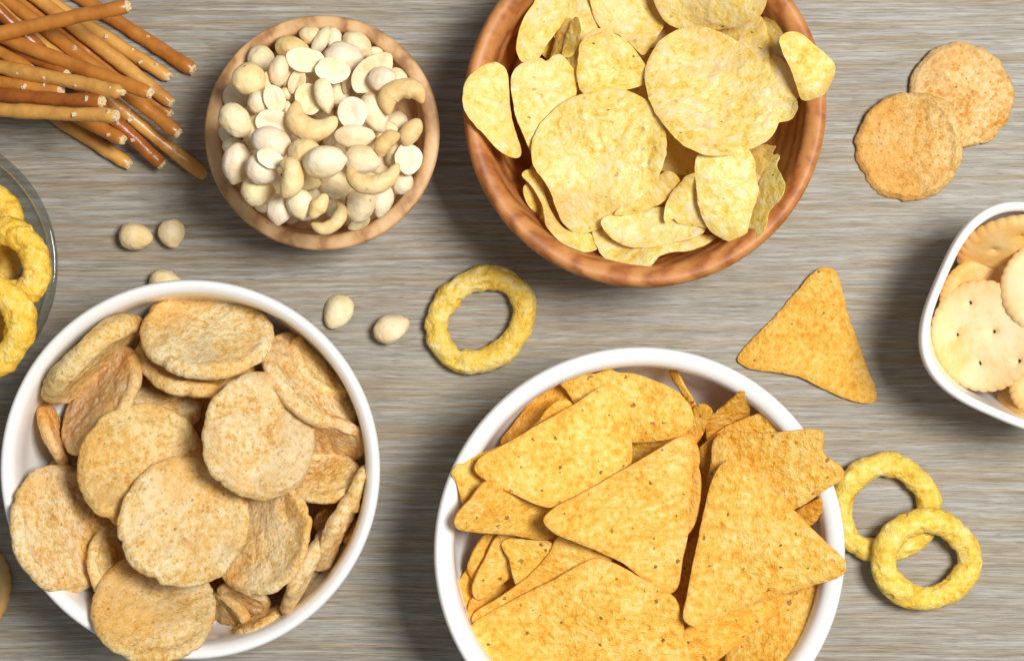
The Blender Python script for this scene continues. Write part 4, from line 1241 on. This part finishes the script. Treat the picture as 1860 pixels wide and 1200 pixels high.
ca([(925, 500), (925, 420), (985, 378), (1050, 390), (1085, 445)], 50, "large arched cashew at the upper right wall of the nut bowl", color=(0.95, 0.87, 0.72))
ca([(550, 1030), (610, 1052), (670, 1020), (690, 965), (670, 930)], 36, "hooked cashew at the bottom rim of the nut bowl", color=(1, 0.98, 0.85))
nut('H', *nz(350, 716), 132 / 2.667, 78 / 2.667, 22, "white faced flat half peanut above the lower left cashew", G, color=(1.05, 1.06, 1.1))
ca([(400, 735), (450, 765), (455, 830), (410, 895)], 52, "fat hooked cashew at the lower left of centre", color=(1, 0.95, 0.85))
ca([(548, 1000), (585, 945), (618, 890)], 36, "stubby cashew fragment above the bottom hooked cashew", color=(1, 0.95, 0.82))
ca([(740, 755), (770, 815), (840, 840), (915, 810), (960, 745)], 44, "wide U shaped cashew at the lower right of the nut bowl", color=(1, 0.96, 0.88))
ca([(480, 440), (478, 520), (535, 575), (610, 565), (665, 515)], 54, "big curled cashew on top at the centre of the nut bowl", color=(1, 0.95, 0.84))

G = "loose peanuts on the table"
nut('W', 247, 430, 62, 50, 8, "golden loose peanut on the table, left one of the close pair", G, color=(0.95, 0.85, 0.66), z=0.0052)
nut('W', 312, 423, 52, 46, 75, "pale loose peanut on the table, right one of the close pair", G, color=(1, 0.94, 0.82), z=0.0048)
nut('D', 615, 566, 68, 54, 118, "loose peanut with a pointed tip beside the left white bowl", G, color=(0.98, 0.97, 0.86), z=0.0012)
nut('W', 711, 597, 66, 50, -25, "pinkish loose peanut on the table, nearest the lone onion ring", G, color=(1.0, 0.92, 0.84), z=0.0052)
nut('W', 300, 512, 56, 44, 0, "loose peanut half hidden behind the rim of the left white bowl", G, color=(1, 0.93, 0.8), z=0.0046)

# ------------------------------------------------------------------ crackers
G = "scalloped round crackers in the square white bowl"
hole5 = ((-0.42, 0.36, 1), (-0.32, -0.12, 1), (0.25, 0.22, 1), (0.12, -0.38, 1), (0.62, -0.24, 1), (-0.1, 0.72, 0.3), (0.6, 0.45, 1))
def ck(cx, cy, R, ry, ang, side, label, color=(1, 1, 1), holes=(), g=G, **k):
    return disc("cracker", cx, cy, R, ry, ang, side, M['cracker'], label, "cracker", g, thick=0.0048, color=color, rings=56, seg=204, kind='cracker', holes=holes, **k)
FILL = "golden cracker deep in the square white bowl, mostly hidden"
for (cx, cy, ry, an, sd, zc) in ((1850, 560, 90, 0, 1, 0.020), (1890, 620, 88, 30, 1, 0.026), (1900, 500, 84, 0, -1, 0.030)):
    ck(cx, cy, 92, ry, an, sd, FILL, (0.95, 0.85, 0.7), z=zc)
ck(1765, 528, 66, 48, -50, -1, "small golden cracker edge deep behind the upper cracker", (0.92, 0.78, 0.58), pb=85, z=0.028)
ck(1870, 715, 70, 40, -40, 1, "golden cracker edge at the bottom of the square bowl", (0.94, 0.82, 0.6), pb=85, z=0.034)
ck(1852, 464, 110, 68, -4, -1, "golden tilted cracker at the top of the square bowl", (0.97, 0.88, 0.70), ((-0.40, 0.35, 0.2), (-0.45, -0.25, 0.2), (0.05, 0.62, 0.2), (0.05, -0.1, 0.2)), pb=85, z=0.038)
ck(1786, 610, 102, 92, 80, -1, "pale cracker with dark pin holes lying flat in front", (1.03, 1.03, 1.05), tuple((0.17 * a + 0.98 * b_, (0.98 * a - 0.17 * b_) / 0.9, 1) for a, b_ in ((-0.18, -0.60), (0.22, -0.08), (-0.40, -0.03), (-0.02, 0.48), (0.64, 0.44), (0.55, -0.6))), pb=85, z=0.040)
ck(1912, 522, 92, 90, 0, 1, "topmost cracker cut off by the right edge of the photo", (1.04, 1.02, 1.0), hole5, z=0.052)
ck(1900, 700, 66, 60, 0, 1, "cracker at lower right of the square bowl, cut off by the photo edge", (0.98, 0.92, 0.8), z=0.040)
ck(-86, 1067, 106, 104, 0, 1, "lone cracker at the left photo edge beside the left white bowl", (0.80, 0.70, 0.52), g=None, face=False, z=0.003)

# ------------------------------------------------------------------ onion rings
G = "yellow onion rings on the table"
onion(874, 579, 86, 70, -38, 23, "lone onion ring on the table between the four bowls", G, color=(0.97, 0.98, 1.1))
onion(1607, 924, 80, 78, 0, 22, "onion ring half hidden behind the tortilla bowl, under another", G, color=(1.0, 1.0, 1.0), z=0.0052)
onion(1681, 1016, 80, 71, 10, 24, "onion ring on the table lying over its neighbour, lower right", G, color=(1.02, 1.02, 1.0), tiltdir=(-1, -1, 10))
G = "yellow onion rings in the glass bowl"
for (cx, cy) in ((-150, 480), (-90, 420), (-80, 560), (-170, 580), (-40, 470), (-52, 575)):
    onion(cx, cy, 54, 48, 20, 23, "onion ring deep in the glass bowl, mostly hidden", G, color=(1.05, 0.95, 0.7))
onion(-30, 392, 52, 40, 30, 24, "upper onion ring at the right side of the glass bowl", G, color=(1.08, 0.98, 0.75))
onion(18, 478, 58, 46, 60, 26, "middle onion ring with a torn inner edge in the glass bowl", G, color=(1.08, 1.0, 0.8), tiltdir=(1, 0, 12))
onion(-18, 592, 52, 62, 10, 26, "lower onion ring touching the front of the glass bowl", G, color=(1.08, 1.0, 0.8), tiltdir=(0, -1, 10))

# ------------------------------------------------------------------ pretzel sticks (bottom ones first)
BR, MD, PL, DK = (0.48, 0.175, 0.026), (0.56, 0.225, 0.038), (0.67, 0.33, 0.072), (0.38, 0.115, 0.017)
def ps(n, rng_=(0.06, 0.5)):
    return [(rng.uniform(*rng_), rng.uniform(-0.7, 0.7), rng.uniform(0.9, 1.6)) for _ in range(n - 1)]
pretzel((150, 0), (348, 127), BR, "outermost brown pretzel stick on the right of the bundle", ps(2), back=320)
pretzel((88, 0), (303, 140), PL, "pale salted pretzel stick inside the outermost brown one", [(0.05, 0.5, 1.4), (0.1, -0.3, 1.3), (0.14, 0.6, 1.2), (0.23, 0.1, 1.6), (0.5, 0, 1.8)], back=300)
pretzel((42, 0), (307, 206), BR, "brown pretzel stick ending beside the pale one, middle right", ps(2), back=250)
pretzel((71, 0), (309, 187), PL, "long plain pale pretzel stick across the bundle's middle", [], back=290)
pretzel((3, 0), (155, 114), BR, "brown pretzel stick mostly covered at the bundle's upper middle", ps(2), back=330)
pretzel((-40, -12), (200, 150), PL, "pale pretzel stick passing under the crossing brown one", ps(3), back=250)
pretzel((227, 167), (322, 241), BR, "short brown pretzel tip poking out right of the long pale one", ps(2), back=380)
pretzel((195, 176), (369, 316), PL, "longest reaching pale pretzel stick with salt, lowest right tip", [(0.3, 0.1, 1.5), (0.55 * 0.55, -0.5, 1.5), (0.33, 0.7, 1.4), (0.12, 0.1, 1.2)], back=330)
pretzel((170, 184), (291, 298), DK, "dark glossy pretzel stick tip pointing down between pale sticks", [(0.12, -0.2, 1.3), (0.05, 0.1, 1.0), (0.2, 0.1, 1.1)], back=370)
pretzel((108, 218), (232, 298), PL, "pale pretzel stick with plain tip at the lower left of the bundle", ps(2), back=390)
pretzel((159, 222), (222, 254), BR, "brown pretzel tip showing under the lowest level stick", [(0.05, -0.3, 1.2)], back=430)
pretzel((34, 88), (120, 136), DK, "dark pretzel stick in the shade near the left edge", ps(2), back=350)
pretzel((0, 93), (56, 126), MD, "brown pretzel stick end above the level pale one at left edge", [], back=420)
pretzel((17, 72), (272, 169), BR, "brown pretzel stick sloping down across the diagonal ones", [], back=260)
pretzel((0, 150), (110, 162), MD, "short level brown pretzel stick with salt at the left edge", [(0.06, 0.3, 1.3), (0.12, -0.1, 1.6), (0.13, -0.5, 1.5), (0.24, 0.1, 1.4)], back=400)
pretzel((0, 121), (221, 168), PL, "pale pretzel stick with little blisters, slightly sloping", [(0.04, 0.2, 1.0), (0.16, -0.5, 0.9), (0.27, -0.4, 0.9), (0.36, -0.4, 0.9), (0.45, -0.3, 0.8)], back=300, taper=0.5)
pretzel((0, 171), (184, 185), DK, "level dark brown pretzel stick above the lowest pale one", [(0.05, 0.2, 1.4)], back=330)
pretzel((0, 199), (209, 212), PL, "lowest level pretzel stick, pale with a browner tip", [(0.14, -0.2, 1.8), (0.02, 0.4, 1.4)], back=300)
pretzel((0, 62), (230, 13), BR, "topmost brown pretzel stick crossing the others with broken pale end", [], back=300)

for t in o_info:
    if 'hidden under others' not in t[1]:
        print(t)
